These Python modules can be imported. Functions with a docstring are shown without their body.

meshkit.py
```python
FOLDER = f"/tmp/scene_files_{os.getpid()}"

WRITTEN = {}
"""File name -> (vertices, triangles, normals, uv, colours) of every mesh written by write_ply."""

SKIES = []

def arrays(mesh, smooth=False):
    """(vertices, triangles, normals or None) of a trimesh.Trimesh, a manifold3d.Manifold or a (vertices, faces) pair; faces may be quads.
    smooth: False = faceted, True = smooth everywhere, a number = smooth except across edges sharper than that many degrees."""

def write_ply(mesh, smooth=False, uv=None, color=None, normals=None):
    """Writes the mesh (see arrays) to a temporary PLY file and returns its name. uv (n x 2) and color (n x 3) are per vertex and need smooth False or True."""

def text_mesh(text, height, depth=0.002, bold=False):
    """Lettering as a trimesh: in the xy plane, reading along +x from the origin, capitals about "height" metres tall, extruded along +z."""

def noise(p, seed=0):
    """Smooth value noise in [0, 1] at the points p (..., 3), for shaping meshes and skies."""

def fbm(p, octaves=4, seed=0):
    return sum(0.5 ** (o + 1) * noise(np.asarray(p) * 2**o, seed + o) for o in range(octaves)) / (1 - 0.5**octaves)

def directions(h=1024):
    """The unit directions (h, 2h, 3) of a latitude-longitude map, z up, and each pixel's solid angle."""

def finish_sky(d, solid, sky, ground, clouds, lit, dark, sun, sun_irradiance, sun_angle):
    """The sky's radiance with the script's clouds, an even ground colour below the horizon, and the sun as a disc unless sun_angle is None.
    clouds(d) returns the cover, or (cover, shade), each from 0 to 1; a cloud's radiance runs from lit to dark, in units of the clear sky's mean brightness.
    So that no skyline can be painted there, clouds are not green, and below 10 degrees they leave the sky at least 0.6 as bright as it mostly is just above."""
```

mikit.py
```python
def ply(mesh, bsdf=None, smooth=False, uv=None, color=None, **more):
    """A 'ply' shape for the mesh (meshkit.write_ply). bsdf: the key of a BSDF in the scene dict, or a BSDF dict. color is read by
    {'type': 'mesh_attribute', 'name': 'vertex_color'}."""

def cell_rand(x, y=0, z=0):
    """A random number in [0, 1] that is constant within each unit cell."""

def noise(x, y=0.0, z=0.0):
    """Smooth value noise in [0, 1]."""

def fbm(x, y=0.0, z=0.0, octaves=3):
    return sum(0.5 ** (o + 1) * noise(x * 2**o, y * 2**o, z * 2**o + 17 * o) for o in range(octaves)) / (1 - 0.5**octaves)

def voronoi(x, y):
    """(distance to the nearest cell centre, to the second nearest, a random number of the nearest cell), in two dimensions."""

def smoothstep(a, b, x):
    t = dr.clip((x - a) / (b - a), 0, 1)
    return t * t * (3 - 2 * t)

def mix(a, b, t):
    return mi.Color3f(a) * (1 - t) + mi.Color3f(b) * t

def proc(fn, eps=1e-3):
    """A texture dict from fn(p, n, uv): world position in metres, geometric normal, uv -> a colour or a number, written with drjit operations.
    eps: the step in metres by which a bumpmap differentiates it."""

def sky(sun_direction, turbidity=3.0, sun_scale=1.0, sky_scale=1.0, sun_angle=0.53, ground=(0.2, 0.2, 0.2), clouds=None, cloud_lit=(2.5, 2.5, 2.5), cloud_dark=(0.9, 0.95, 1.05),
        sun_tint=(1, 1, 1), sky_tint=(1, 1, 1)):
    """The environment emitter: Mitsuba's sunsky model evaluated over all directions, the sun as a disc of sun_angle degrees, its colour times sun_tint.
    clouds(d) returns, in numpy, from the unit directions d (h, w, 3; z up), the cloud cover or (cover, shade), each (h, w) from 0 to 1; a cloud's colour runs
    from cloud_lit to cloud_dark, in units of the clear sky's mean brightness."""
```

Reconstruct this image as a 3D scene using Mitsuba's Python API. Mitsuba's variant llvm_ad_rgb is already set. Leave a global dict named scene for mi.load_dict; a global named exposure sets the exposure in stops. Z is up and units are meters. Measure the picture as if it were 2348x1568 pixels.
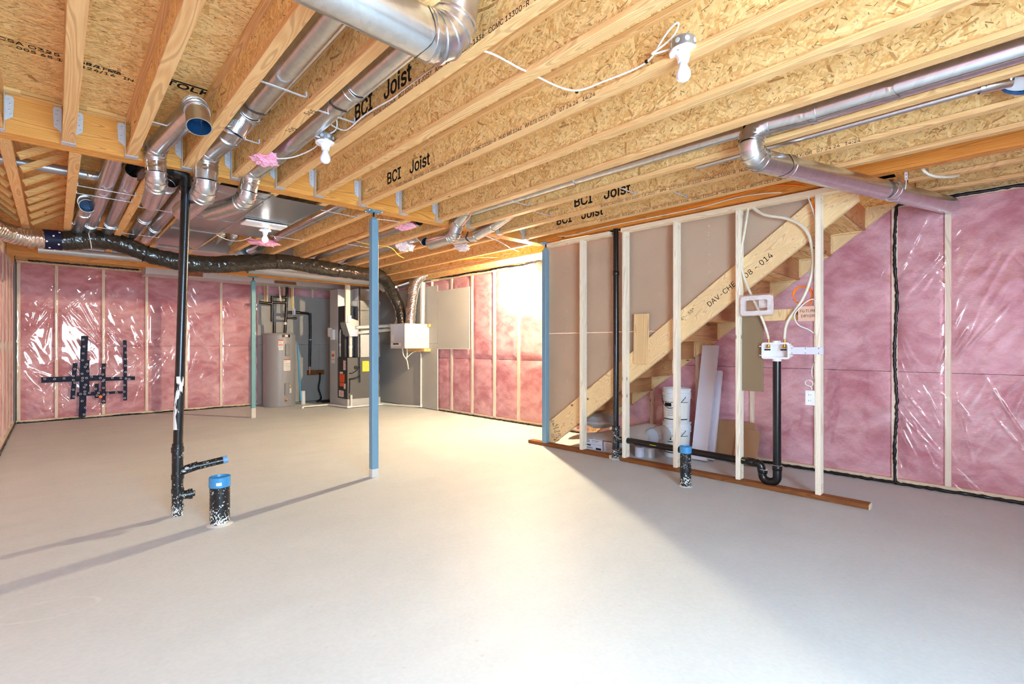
import math, random
import numpy as np, trimesh, shapely
from shapely.geometry import Polygon
import drjit as dr
import mitsuba as mi
import mikit, meshkit
from mikit import proc, noise, fbm, voronoi, cell_rand, smoothstep, mix

T = mi.ScalarTransform4f
scene, labels, _count = {}, {}, {}
random.seed(4); RNG = np.random.default_rng(7)

def S(r, g, b):
    f = lambda c: (c/255/12.92) if c/255 <= .04045 else ((c/255+.055)/1.055)**2.4
    return [f(r), f(g), f(b)]

# ------------------------------------------------------------------ camera, lights, exposure
EYE = 1.187
scene['camera'] = {'type': 'perspective', 'fov': 92.92, 'fov_axis': 'x', 'near_clip': 0.05, 'far_clip': 100.0, 'principal_point_offset_y': -0.0051,
    'to_world': T().look_at(origin=[0, 0, EYE], target=[0.6847, 0.7288, EYE], up=[0, 0, 1])}
exposure = 0.3
UNSEEN_WINDOW_L = [16.5, 26.0, 32.5]      # unseen light behind the camera, placed to brighten near floor and joists
BULB_L = [12000, 9600, 5900]        # the one lit bulb, in the far corner
SMALL_L = [9, 8.6, 8.2]          # the dimmer lit bulb on the sheet metal

# ------------------------------------------------------------------ mesh helpers
cat = lambda ms: trimesh.util.concatenate([m for m in ms if m is not None])
A = np.array

def box(a, b, c=0.0):
    a, b = np.minimum(a, b).astype(float), np.maximum(a, b).astype(float)
    if c <= 0:
        m = trimesh.creation.box(extents=b-a); m.apply_translation((a+b)/2); return m
    c = min(c, *(0.45*(b-a)))
    pts = []
    for sx in (0, 1):
        for sy in (0, 1):
            for sz in (0, 1):
                s = A([sx, sy, sz]); p = np.where(s, b, a); d = np.where(s, -c, c)
                for k in range(3):
                    q = p + d; q[k] = p[k]; pts.append(q)
    return trimesh.convex.convex_hull(A(pts))

def frame(d, up=(0, 0, 1)):
    d = A(d, float); d /= np.linalg.norm(d)
    up = A(up, float)
    if abs(d @ up) > .98: up = A([1., 0, 0]) if abs(d[0]) < .9 else A([0, 1., 0])
    s = np.cross(up, d); s /= np.linalg.norm(s)
    return d, s, np.cross(d, s)

def bar(p, q, w, h, up=(0, 0, 1), c=0.0):
    """box from p to q: w across, h along up"""
    p, q = A(p, float), A(q, float); d, s, u = frame(q-p, up)
    m = box([0, -w/2, -h/2], [np.linalg.norm(q-p), w/2, h/2], c)
    M = np.eye(4); M[:3, 0], M[:3, 1], M[:3, 2], M[:3, 3] = d, s, u, p
    m.apply_transform(M); return m

def tube(pts, r, seg=12, cap=True):
    pts = A(pts, float); n = len(pts); r = np.broadcast_to(A(r, float), (n,))
    t = np.gradient(pts, axis=0) if n > 2 else np.repeat((pts[1]-pts[0])[None], n, 0)
    t /= np.linalg.norm(t, axis=1, keepdims=True) + 1e-12
    _, s, u = frame(t[0]); rings = []
    a = np.arange(seg)*2*math.pi/seg
    for i in range(n):
        s = s - t[i]*(s @ t[i]); s /= np.linalg.norm(s); u = np.cross(t[i], s)
        k = 1.0
        rings.append(pts[i] + r[i]*k*(np.cos(a)[:, None]*s + np.sin(a)[:, None]*u))
    v = np.vstack(rings); f = []
    for i in range(n-1):
        for j in range(seg):
            k = (j+1) % seg; b, e = i*seg, (i+1)*seg
            f += [[b+j, b+k, e+k], [b+j, e+k, e+j]]
    if cap:
        v = np.vstack([v, pts[0], pts[-1]]); c0, c1 = n*seg, n*seg+1
        for j in range(seg):
            k = (j+1) % seg
            f += [[c0, k, j], [c1, (n-1)*seg+j, (n-1)*seg+k]]
    return trimesh.Trimesh(v, f, process=False)

def lathe(prof, seg=24, at=(0, 0, 0), axis=(0, 0, 1)):
    """profile [(r, h)...] turned about axis through at"""
    prof = A(prof, float); a = np.arange(seg)*2*math.pi/seg; n = len(prof)
    d, s, u = frame(axis); at = A(at, float)
    v = np.vstack([at + d*h + r*(np.cos(a)[:, None]*s + np.sin(a)[:, None]*u) for r, h in prof]); f = []
    for i in range(n-1):
        for j in range(seg):
            k = (j+1) % seg; b, e = i*seg, (i+1)*seg
            f += [[b+j, b+k, e+k], [b+j, e+k, e+j]]
    return trimesh.Trimesh(v, f, process=False)

def spline(pts, n=40):
    from scipy.interpolate import CubicSpline
    pts = A(pts, float); d = np.r_[0, np.cumsum(np.linalg.norm(np.diff(pts, axis=0), axis=1)**.5)]
    return CubicSpline(d, pts, bc_type='natural')(np.linspace(0, d[-1], n))

def prism(poly, axis, a, b):
    """poly in the plane of the two other axes (in order), extruded along axis from a to b"""
    m = trimesh.creation.extrude_polygon(Polygon(poly) if not hasattr(poly, 'exterior') else poly, b-a, engine='earcut')
    v = A(m.vertices); w = np.empty_like(v)
    o = [k for k in range(3) if k != axis]
    w[:, o[0]], w[:, o[1]], w[:, axis] = v[:, 0], v[:, 1], v[:, 2]+a
    m = trimesh.Trimesh(w, m.faces, process=False)
    if axis == 1: m.invert()
    return m

def lay(m, at, xd, yd):
    """a mesh in its xy plane laid so that x runs along xd and y along yd"""
    xd, yd = A(xd, float), A(yd, float); xd /= np.linalg.norm(xd); yd -= xd*(xd@yd); yd /= np.linalg.norm(yd)
    M = np.eye(4); M[:3, 0], M[:3, 1], M[:3, 2], M[:3, 3] = xd, yd, np.cross(xd, yd), at
    m = m.copy(); m.apply_transform(M); return m

def text(s, h, at, xd, yd, bold=False, depth=.0006):
    return lay(meshkit.text_mesh(s, h, depth, bold), at, xd, yd)

def sheet(nu, nv, fn):
    """grid surface fn(u, v) -> points, u, v in 0..1"""
    u, v = np.meshgrid(np.linspace(0, 1, nu), np.linspace(0, 1, nv), indexing='ij')
    p = fn(u, v).reshape(-1, 3); i = np.arange(nu*nv).reshape(nu, nv)
    q = np.stack([i[:-1, :-1], i[1:, :-1], i[1:, 1:], i[:-1, 1:]], -1).reshape(-1, 4)
    return trimesh.Trimesh(p, np.vstack([q[:, [0, 1, 2]], q[:, [0, 2, 3]]]), process=False)

def parts(parent, name, meshes, mat, smooth=False, label=None):
    for m in meshes: part(parent, name, m, mat, smooth, label)

# right-hand side frame: the stair partition and the right wall stand 1.26 degrees off the rest
ANG = math.radians(1.26); RO = A([4.297, 0, 0]); RU = A([math.cos(ANG), math.sin(ANG), 0]); RV = A([-math.sin(ANG), math.cos(ANG), 0])
RF = np.eye(4); RF[:3, 0], RF[:3, 1], RF[:3, 3] = RU, RV, RO
def W(u, v, z): return RO + RU*u + RV*v + A([0, 0, z])
def rf(m): m.apply_transform(RF); return m

# ------------------------------------------------------------------ naming
def key_for(base):
    n = _count.get(base, 0); _count[base] = n+1
    return base if n == 0 else f'{base}_{n:03d}'
def thing(name, label, cat_, group=None):
    k = key_for(name); labels[k] = {'label': label, 'category': cat_}
    if group: labels[k]['group'] = group
    return k
def put(key, mesh, mat, smooth=False, **more):
    scene[key] = mikit.ply(mesh, mat, smooth, **more); return key
def part(parent, name, mesh, mat, smooth=False, label=None, stuff=False, **more):
    k = key_for(parent+'__'+name); put(k, mesh, mat, smooth, **more)
    if label or stuff: labels[k] = {}
    if label: labels[k]['label'] = label
    if stuff: labels[k]['kind'] = 'stuff'
    return k
def single(name, label, cat_, mesh, mat, smooth=False, group=None):
    k = thing(name, label, cat_, group); put(k, mesh, mat, smooth); return k
def struct(name, mesh, mat, smooth=False, label=None):
    put(name, mesh, mat, smooth); labels[name] = {'kind': 'structure'}
    if label: labels[name]['label'] = label
    _count[name] = 1; return name

# ------------------------------------------------------------------ materials
def bs(name, **p):
    scene['m_'+name] = {'type': 'twosided', 'b': {'type': 'principled', **p}}
    return 'm_'+name
def rgb(c): return {'type': 'rgb', 'value': list(map(float, c))}
def plain(name, c, rough=.6, spec=.4, metallic=0., **k):
    return bs(name, base_color=rgb(S(*c)), roughness=rough, specular=spec, metallic=metallic, **k)
def C(c): return mi.Color3f(*S(*c))

def flakes(a, b, th, L, Wd, seed):
    c, s = math.cos(th), math.sin(th)
    u, v = (a*c + b*s)/L, (b*c - a*s)/Wd
    row = dr.floor(v + .35*noise(u*2.3, row_seed(seed)))
    u = u + cell_rand(row, seed, 3)*7
    cell = dr.floor(u)
    return cell_rand(cell, row, seed), cell_rand(cell, row, seed+40), u-cell
def row_seed(s): return s*1.7
def osb(a, b, k=0):
    wa, wb = noise(a*9+k, b*9), noise(a*9+31, b*9+k)
    a, b = a+.035*(wa-.5), b+.035*(wb-.5)
    best = mi.Float(-1); tone = mi.Float(0.5); dark = mi.Float(0)
    for i, (th, L, w) in enumerate(((.18, .10, .013), (.72, .075, .009), (1.38, .09, .014), (2.05, .06, .008), (2.72, .11, .012))):
        t, pr, fu = flakes(a, b, th, L, w, 11+i*7+k)
        tone = dr.select(pr > best, t, tone); best = dr.maximum(best, pr)
    for i, (th, L, w) in enumerate(((.5, .034, .0036), (1.2, .02, .003), (2.3, .028, .004), (2.9, .045, .003))):
        t, pr, fu = flakes(a, b, th, L, w, 71+i*5+k)
        dark = dr.maximum(dark, dr.select((t < .02) & (fu > .1) & (fu < .4+.5*pr), .4+.6*pr, 0.0))
    grain = noise(a*160, b*160)*.5 + noise(a*55+b*30, b*60, 2.)*.5
    col = mix(S(206, 160, 96), S(238, 206, 146), tone)
    col = mix(col, S(168, 118, 64), smoothstep(.91, 1., tone)*.9)
    col = col*(.82+.36*grain)
    return mix(col, S(98, 62, 34), dark*.8)
def osb_web(p, n, uv):
    return osb(p.y + dr.floor(p.x*7)*.37, p.z)
def osb_top(p, n, uv): return osb(p.x*.8, p.y*1.25, 3)*1.12
bs('osb_web', base_color=proc(osb_web), roughness=.75, specular=.25)
bs('osb_top', base_color=proc(osb_top), roughness=.8, specular=.2)
def wood(c0, c1, c2, along, knots=.0, freq=42., k=0., ca=None):
    """grain along an axis (0, 1, 2) or along a given direction"""
    def fn(p, n, uv):
        if ca is not None:
            t = p.x*ca[0]+p.y*ca[1]+p.z*ca[2]; a = p.x*1.0+.3*p.y; b = p.z*ca[1]-p.y*ca[2]
        else:
            q = [p.x, p.y, p.z]; t = q[along]; a, b = [q[i] for i in range(3) if i != along]
        w = noise(t*1.3, a*9+k, b*9)
        r = fbm(t*.9+k, a*14, b*14, 2)*2.2 + a*2.0 + b*1.4
        ring = dr.abs(dr.sin(r*freq*.35 + w*2))
        fine = noise(t*9, a*380, b*380)
        col = mix(c0, c1, smoothstep(.15, .95, ring)*.55 + fine*.4)
        col = mix(col, c2, smoothstep(.93, 1., ring)*.45)
        if knots:
            d, d2, rr = voronoi(t*3.1+dr.floor(a*6)*.7, a*6+b*6)
            on = dr.select(rr < knots, 1., 0.)
            col = mix(col, c2, on*smoothstep(.085, .05, d))
            col = mix(col, [c*.35 for c in c2], on*smoothstep(.05, .02, d))
        return col
    return proc(fn)
bs('flange', base_color=wood(S(210, 160, 104), S(230, 190, 134), S(166, 112, 62), 1, .04, 48), roughness=.6, specular=.3)
bs('lvl_x', base_color=wood(S(206, 138, 58), S(228, 164, 84), S(150, 88, 30), 0, .1, 30), roughness=.5, specular=.4)
bs('lvl_y', base_color=wood(S(200, 122, 46), S(222, 146, 64), S(140, 76, 26), 1, .1, 30), roughness=.5, specular=.4)
bs('stud', base_color=wood(S(234, 222, 200), S(245, 237, 220), S(196, 172, 136), 2, .10, 30), roughness=.65, specular=.25)
bs('plate', base_color=wood(S(228, 208, 176), S(242, 226, 200), S(190, 158, 118), 1, .10, 30), roughness=.65, specular=.25)
bs('stair', base_color=wood(S(224, 190, 138), S(240, 212, 166), S(178, 132, 80), 1, .14, 30, 3., (0, -.8, .6)), roughness=.6, specular=.3)
bs('riser', base_color=wood(S(172, 116, 74), S(192, 138, 92), S(124, 78, 46), 0, .2, 26, 1.), roughness=.6, specular=.3)
bs('strut', base_color=wood(S(214, 164, 98), S(232, 188, 124), S(170, 116, 62), 0, .3, 30, 5.), roughness=.65, specular=.25)
bs('treated', base_color=wood(S(110, 66, 34), S(146, 92, 50), S(66, 38, 20), 1, .1, 34, 2.), roughness=.7, specular=.25)
bs('blockwood', base_color=wood(S(214, 178, 128), S(230, 198, 152), S(170, 124, 78), 2, .2, 30, 9.), roughness=.65, specular=.25)
plain('endgrain', (205, 190, 165), .8, .2)
def galv(p, n, uv):
    d, d2, r = voronoi(p.x*55+p.z*30, p.y*55+p.z*40)
    return mi.Color3f(.66, .665, .68)*(.93+.12*r)
scene['m_galv'] = {'type': 'twosided', 'b': {'type': 'principled', 'base_color': proc(galv), 'metallic': .96, 'roughness': .24, 'specular': .6}}
plain('galv_flat', (176, 180, 188), .38, .5, .85)
plain('galv_dull', (200, 204, 208), .45, .5, .5)
plain('sheet_metal', (168, 168, 170), .3, .5, .9)
plain('foil', (214, 210, 208), .16, .6, .95)
plain('steel_strap', (200, 205, 214), .4, .5, .35)
plain('duct_blue', (24, 62, 100), .35, .5, .2)
def abs_dirty(p, n, uv):
    m = fbm(p.x*150, p.y*150, p.z*95, 3)*.75+fbm(p.x*30, p.y*30, p.z*22, 2)*.25; low = smoothstep(.16, .0, p.z)
    s = smoothstep(.64-.16*low, .68-.16*low, m)
    return mix(S(20, 22, 26), S(214, 214, 212), s)
bs('abs_dirty', base_color=proc(abs_dirty), roughness=.33, specular=.5)
plain('abs', (17, 18, 20), .25, .5)
plain('abs_print', (120, 150, 190), .5)
plain('paint_white', (220, 224, 226), .7)
plain('black', (14, 14, 15), .4)
plain('ink', (34, 28, 26), .9, .1)
plain('ink_soft', (92, 62, 40), .9, .1)
plain('sealant', (18, 18, 20), .3, .5)
plain('post_blue', (112, 150, 174), .4, .45)
plain('post_teal', (112, 160, 166), .42, .4)
plain('cap_blue', (62, 138, 192), .35, .5)
plain('cap_pale', (110, 158, 214), .4, .5)
plain('concrete_foot', (208, 206, 200), .8, .2)
plain('pvc', (226, 224, 216), .35, .5)
plain('white_plastic', (236, 238, 242), .3, .5)
plain('porcelain', (240, 242, 246), .18, .5)
plain('bulb_white', (232, 234, 248), .25, .5)
plain('cable_white', (226, 224, 220), .45, .4)
plain('cable_yellow', (240, 200, 70), .45, .4)
plain('cable_orange', (255, 128, 10), .4, .5)
plain('pex', (222, 214, 196), .35, .5)
plain('pex_brown', (196, 150, 96), .35, .5)
plain('brass', (200, 150, 70), .28, .5, .9)
plain('copper', (176, 100, 66), .3, .5, .8)
def conc(p, n, uv):
    a = fbm(p.x*.8, p.y*.8, 0., 4); b = fbm(p.x*5, p.y*5, 3., 3); s = noise(p.x*90, p.y*90)
    swirl = fbm(p.x*2.2+b*1.2, p.y*7+a*2, 9., 3)
    base = mix(S(177, 184, 188), S(197, 204, 207), a*.6+b*.25+swirl*.25)
    # a skim-coated patch beside the left wall, with a pale ragged rim
    dx, dy = p.x+.02, p.y-3.02; ang = noise(p.x*9, p.y*9)*.08
    r = dr.sqrt(dr.square((dx*.3+dy*.95)/.09)+dr.square((dx*.95-dy*.3)/.17))+ang*2-.08
    base = mix(base, S(216, 217, 216), smoothstep(.10, .02, dr.abs(r-1.0))*.5*noise(p.x*30, p.y*30))
    pits = dr.select(cell_rand(dr.floor(p.x*70), dr.floor(p.y*70), 5) > .9985, 1., 0.)
    return mix(base*(.97+.06*s), S(140, 132, 124), pits*.2*noise(p.x*40, p.y*40))
bs('concrete', base_color=proc(conc), roughness=.55, specular=.3)
plain('wall_concrete', (150, 148, 144), .9, .2)
def wool(p, n, uv):
    a = fbm(p.x*2.6, p.y*2.6, p.z*2.6, 3); b = fbm(p.x*9+a*5, p.y*9+a*3, p.z*13+a*4, 4); c = noise(p.x*70, p.y*70, p.z*130)
    col = mix(S(192, 124, 138), S(235, 190, 199), smoothstep(.25, .75, a*.55+b*.45))
    return col*(.88+.24*c)
bs('wool', base_color=proc(wool), roughness=.9, specular=.1)
plain('wool_scrap', (238, 176, 200), .95, .1)
plain('wool_scrap_white', (245, 232, 234), .95, .1)
# polyethylene vapour barrier: mostly see-through, the rest a glossy sheen
scene['m_film'] = {'type': 'thindielectric', 'int_ior': 1.52}
scene['m_film_painted_haze'] = {'type': 'mask', 'opacity': .28, 'b': {'type': 'twosided', 'b': {'type': 'blendbsdf', 'weight': .5, 'a': {'type': 'roughconductor', 'alpha': .4, 'material': 'none'}, 'c': {'type': 'diffuse', 'reflectance': {'type': 'rgb', 'value': [.92, .92, .94]}}}}}  # left wall film: haze of the grazing view put into its whitish reflectance
scene['m_bag'] = {'type': 'mask', 'opacity': .3, 'b': {'type': 'twosided', 'b': {'type': 'roughconductor', 'alpha': .2, 'material': 'none', 'specular_reflectance': {'type': 'rgb', 'value': [.95, .95, .97]}}}}
def paper(p, n, uv):
    a = noise(p.y*3, p.z*6); b = noise(p.x*200, p.y*200, p.z*200)
    d = dr.select(cell_rand(dr.floor(p.y*28), dr.floor(p.z*28), 2) > .985, 1., 0.)
    return mix(mix(S(178, 154, 132), S(190, 166, 144), a*.6+b*.4), S(186, 170, 152), d*.35)
bs('paper_brown', base_color=proc(paper), roughness=.85, specular=.15)
plain('gypsum', (225, 218, 205), .85, .15)
def gyp(p, n, uv):
    a = noise(p.x*2, p.y*2, p.z*3); b = noise(p.x*150, p.y*150, p.z*150)
    return mix(S(164, 163, 162), S(176, 175, 172), a*.6+b*.4)
bs('gypsum_grey', base_color=proc(gyp), roughness=.8, specular=.2)
plain('poly_black', (34, 31, 28), .16, .6)
plain('tape_navy', (12, 18, 50), .5, .25)
plain('tape_white', (230, 232, 238), .5)
plain('heater_grey', (150, 150, 154), .35, .5)
plain('heater_panel', (138, 138, 140), .5, .4)
plain('label_white', (232, 230, 226), .6)
plain('label_orange', (226, 92, 40), .6)
plain('label_red', (196, 60, 50), .6)
plain('label_yellow', (250, 232, 20), .6)
plain('label_grey', (150, 150, 156), .6)
plain('furnace_grey', (98, 98, 98), .5, .4)
plain('furnace_black', (36, 34, 34), .4, .4)
plain('cabinet_white', (206, 210, 208), .4, .4)
plain('carpet', (178, 170, 166), 1., .05)
plain('carpet_fleck', (172, 182, 196), 1., .05)
plain('bucket', (226, 228, 232), .35, .45)
plain('green_dark', (22, 54, 44), .5)
plain('carton_white', (218, 220, 234), .55, .3)
plain('cardboard', (162, 124, 92), .85, .15)
plain('particle', (136, 116, 90), .85, .15)
plain('sign_wood', (222, 180, 158), .8, .2)
plain('pipe_blue', (60, 150, 205), .4, .5)
plain('door_dark', (40, 44, 50), .5)


# ================================================================== STRUCTURE
struct('floor', box([-.8, -2.0, -.15], [5.9, 11.1, 0]), 'm_concrete', label='pale trowelled concrete basement floor')
ZB, ZT = 2.405, 2.646     # underside of joists, underside of subfloor
# subfloor: OSB sheets laid across the joists, open over the stairwell
struct('ceiling', box([-.8, -2.0, 2.70], [5.9, .62, 2.75]), 'm_osb_top', label='underside of an oriented strand board subfloor')
ys = [-1.94] + [2.72+1.22*k for k in range(-3, 6)] + [10.75]
for i in range(len(ys)-1):
    xs = sorted({-.75, *[x for x in ([.86, 3.30] if i % 2 else [2.08, 4.52]) if x < 5.4], 5.45})
    for j in range(len(xs)-1):
        x1 = xs[j+1]
        segs = [(xs[j], x1, ys[i], ys[i+1])]
        if ys[i+1] > .66 and ys[i] < 3.98 and x1 > 4.4:
            segs = []
            if xs[j] < 4.33: segs.append((xs[j], 4.335, ys[i], ys[i+1]))
            if ys[i] < .62: segs.append((max(xs[j], 4.338), x1, ys[i], .62))
            if ys[i+1] > 3.99: segs.append((max(xs[j], 4.338), x1, 3.99, ys[i+1]))
        for a, b, c, d in segs:
            part('ceiling', 'panel', box([a+.0015, c+.0015, ZT+.001], [b-.0015, d-.0015, ZT+.019]), 'm_osb_top')
# sheet printing near the beam
DN = ([1, 0, 0], [0, -1, 0])    # read from below
part('ceiling', 'sheet_stamp', cat([text('TOLKO', .06, [.44, 3.30, ZT+.0004], *DN, True, .001), box([.43, 3.22, ZT-.0006], [.64, 3.232, ZT+.0006])]), 'm_ink', label='TOLKO stamped in black')
rows = [('CSA O325 24oc 1F24', .032, -.20, 3.36), ('005 65 11/18', .028, -.14, 3.41), ('IN', .03, .27, 3.40), ('RATED', .032, .115, 3.36), ('24/16', .03, .12, 3.41)]
part('ceiling', 'sheet_print', cat([text(s, h, [x, y, ZT+.0004], *DN, False, .001) for s, h, x, y in rows]), 'm_ink')

def insulated(name, M, s0, s1, ztop, studs, seam, film_mat, folds, res, seed, zb=.045, film_gap=None, label=None, concrete=True):
    """stud wall filled with pink batts behind a polyethylene sheet; w = 0 is the plane of the sheet"""
    rng = np.random.default_rng(seed)
    def tr(m): m = m.copy(); m.apply_transform(M); return m
    struct(name, tr(box([s0-.3, -.35, -.02], [s1+.3, -.105, ztop+.0])), 'm_wall_concrete', label=label)
    part(name, 'bottom_plate', tr(box([s0, -.1, .006], [s1, -.006, .044])), 'm_plate')
    part(name, 'top_plate', tr(box([s0, -.1, ztop-.04], [s1, -.006, ztop-.002])), 'm_plate')
    for s in studs:
        part(name, 'stud', tr(box([s-.019, -.1, .046], [s+.019, -.005, ztop-.042])), 'm_stud')
    st = [s0-.02] + list(studs) + [s1+.02]
    for a, b in zip(st[:-1], st[1:]):
        if b-a < .06: continue
        for z0, z1 in ((.046, seam), (seam+.004, ztop-.042)):
            nz = max(8, int((z1-z0)/.07))
            def f(u, v):
                s = a+.019+(b-a-.038)*u; z = z0+(z1-z0)*v
                e = 1-np.maximum(np.abs(2*u-1)**10, np.abs(2*v-1)**26)
                p = np.stack([s*6, z*6, np.full_like(s, seed*3.)], -1)
                w = -.034+.026*np.clip(e, 0, 1)**.6 - .010*meshkit.fbm(p, 3)
                return np.stack([s, w, z], -1)
            part(name, 'insulation_batt', tr(sheet(max(8, int((b-a)/.06)), nz, f)), 'm_wool', True)
    for (f0, f1, rr, nf, amp) in folds:
        L = []; st_ = [q for q in studs if f0-.05 < q < f1+.05] or [f0]
        while len(L) < nf:      # fans of taut creases running from a staple
            s = rng.choice(st_)+rng.choice([-1, 1])*.02; z = rng.uniform(.15, ztop-.05); main = rng.uniform(.75, 1.45); sd = rng.choice([-1, 1]); dn = rng.choice([-1, -1, 1])
            for _ in range(rng.integers(3, 8)):
                an = main+rng.normal(0, .16)
                L.append((s+rng.normal(0, .05), z+rng.normal(0, .05), sd*math.cos(an), dn*math.sin(an), rng.uniform(.18, .85), rng.uniform(.7, 1.4)*max(.008, rr*.7), rng.uniform(.3, 1)*amp*.8, rng.uniform(-.15, .15)))
        def f(u, v):
            s = f0+(f1-f0)*u; z = .03+(ztop-.035)*v
            p = np.stack([s*2.2, z*1.6, np.full_like(s, seed*5.)], -1)
            w = .006+.004*(meshkit.fbm(p, 3)-.5)*amp/.008
            q = np.stack([s*14+z*6, z*5, np.full_like(s, 2.)], -1)
            w = w + .0022*amp/.008*(1-2*np.abs(meshkit.noise(q)-.5))
            for (a, b, c, d, ln, sg, am, cu) in L:
                t = (s-a)*c+(z-b)*d; n = -(s-a)*d+(z-b)*c - cu*t*t*.6
                w = w + am*np.exp(-(n/(sg*(.6+.8*np.clip(t/ln, 0, 1))))**2)*np.clip(t/.05, 0, 1)*np.clip((ln-t)/(.5*ln), 0, 1)
            near = np.min(np.abs(s[..., None]-A(studs)), -1)
            w = np.maximum(w*np.clip(near/.05, .25, 1), -.003)
            return np.stack([s, w, z], -1)
        part(name, 'vapor_barrier', tr(sheet(int((f1-f0)/rr)+2, int((ztop)/rr)+2, f)), film_mat, True, label='clear polyethylene sheet')

def bead(pts, r, seed, k=None):
    p = spline(pts, k or max(20, int(40*np.linalg.norm(A(pts[-1])-A(pts[0]))))); n = len(p); g = np.random.default_rng(seed)
    rr = r*(.75+.45*g.random(n)); p = p + g.normal(0, r*.16, (n, 3))
    return tube(p, rr, 7)

MB_ = np.eye(4); MB_[:3, 0] = [1, 0, 0]; MB_[:3, 1] = [0, -1, 0]; MB_[:3, 3] = [0, 10.52, 0]
MR = np.eye(4); MR[:3, 0] = RV; MR[:3, 1] = -RU; MR[:3, 3] = RO+RU*.97
ML = np.eye(4); ML[:3, 0] = [0, 1, 0]; ML[:3, 1] = [1, 0, 0]; ML[:3, 3] = [-.444, 0, 0]
sb = [-.402, .018, .588, 1.166, 1.747, 2.305, 2.88, 3.45, 4.03, 4.6]
insulated('wall_back', MB_, -.43, 5.0, 2.49, sb, 1.175, 'm_film', [(-.43, 2.95, .014, 260, .014)], .02, 3, label='back wall of pink insulation under clear plastic')
sr = [-1.3, -.73, -.15, .432, .775, 1.36, 1.94, 2.52, 3.08, 3.66, 4.23, 4.8, 5.335, 5.885, 6.44, 7.005, 7.6, 8.2, 8.8, 9.4, 10.0]
insulated('wall_right', MR, -1.62, 10.45, 2.41, sr, .96, 'm_film', [(-1.6, -.15, .06, 10, .008), (-.15, .775, .008, 120, .012), (.775, 3.99, .018, 40, .006), (3.99, 7.3, .02, 80, .008)], .02, 5, label='right wall of pink insulation under clear plastic')
sl = [-1.2, -.6, 0, .6, 1.2, 1.8, 2.4, 3.0, 3.6, 4.2, 4.8, 5.4, 6.0, 6.6, 7.2, 7.8, 8.4, 9.0, 9.6, 10.2]
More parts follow.
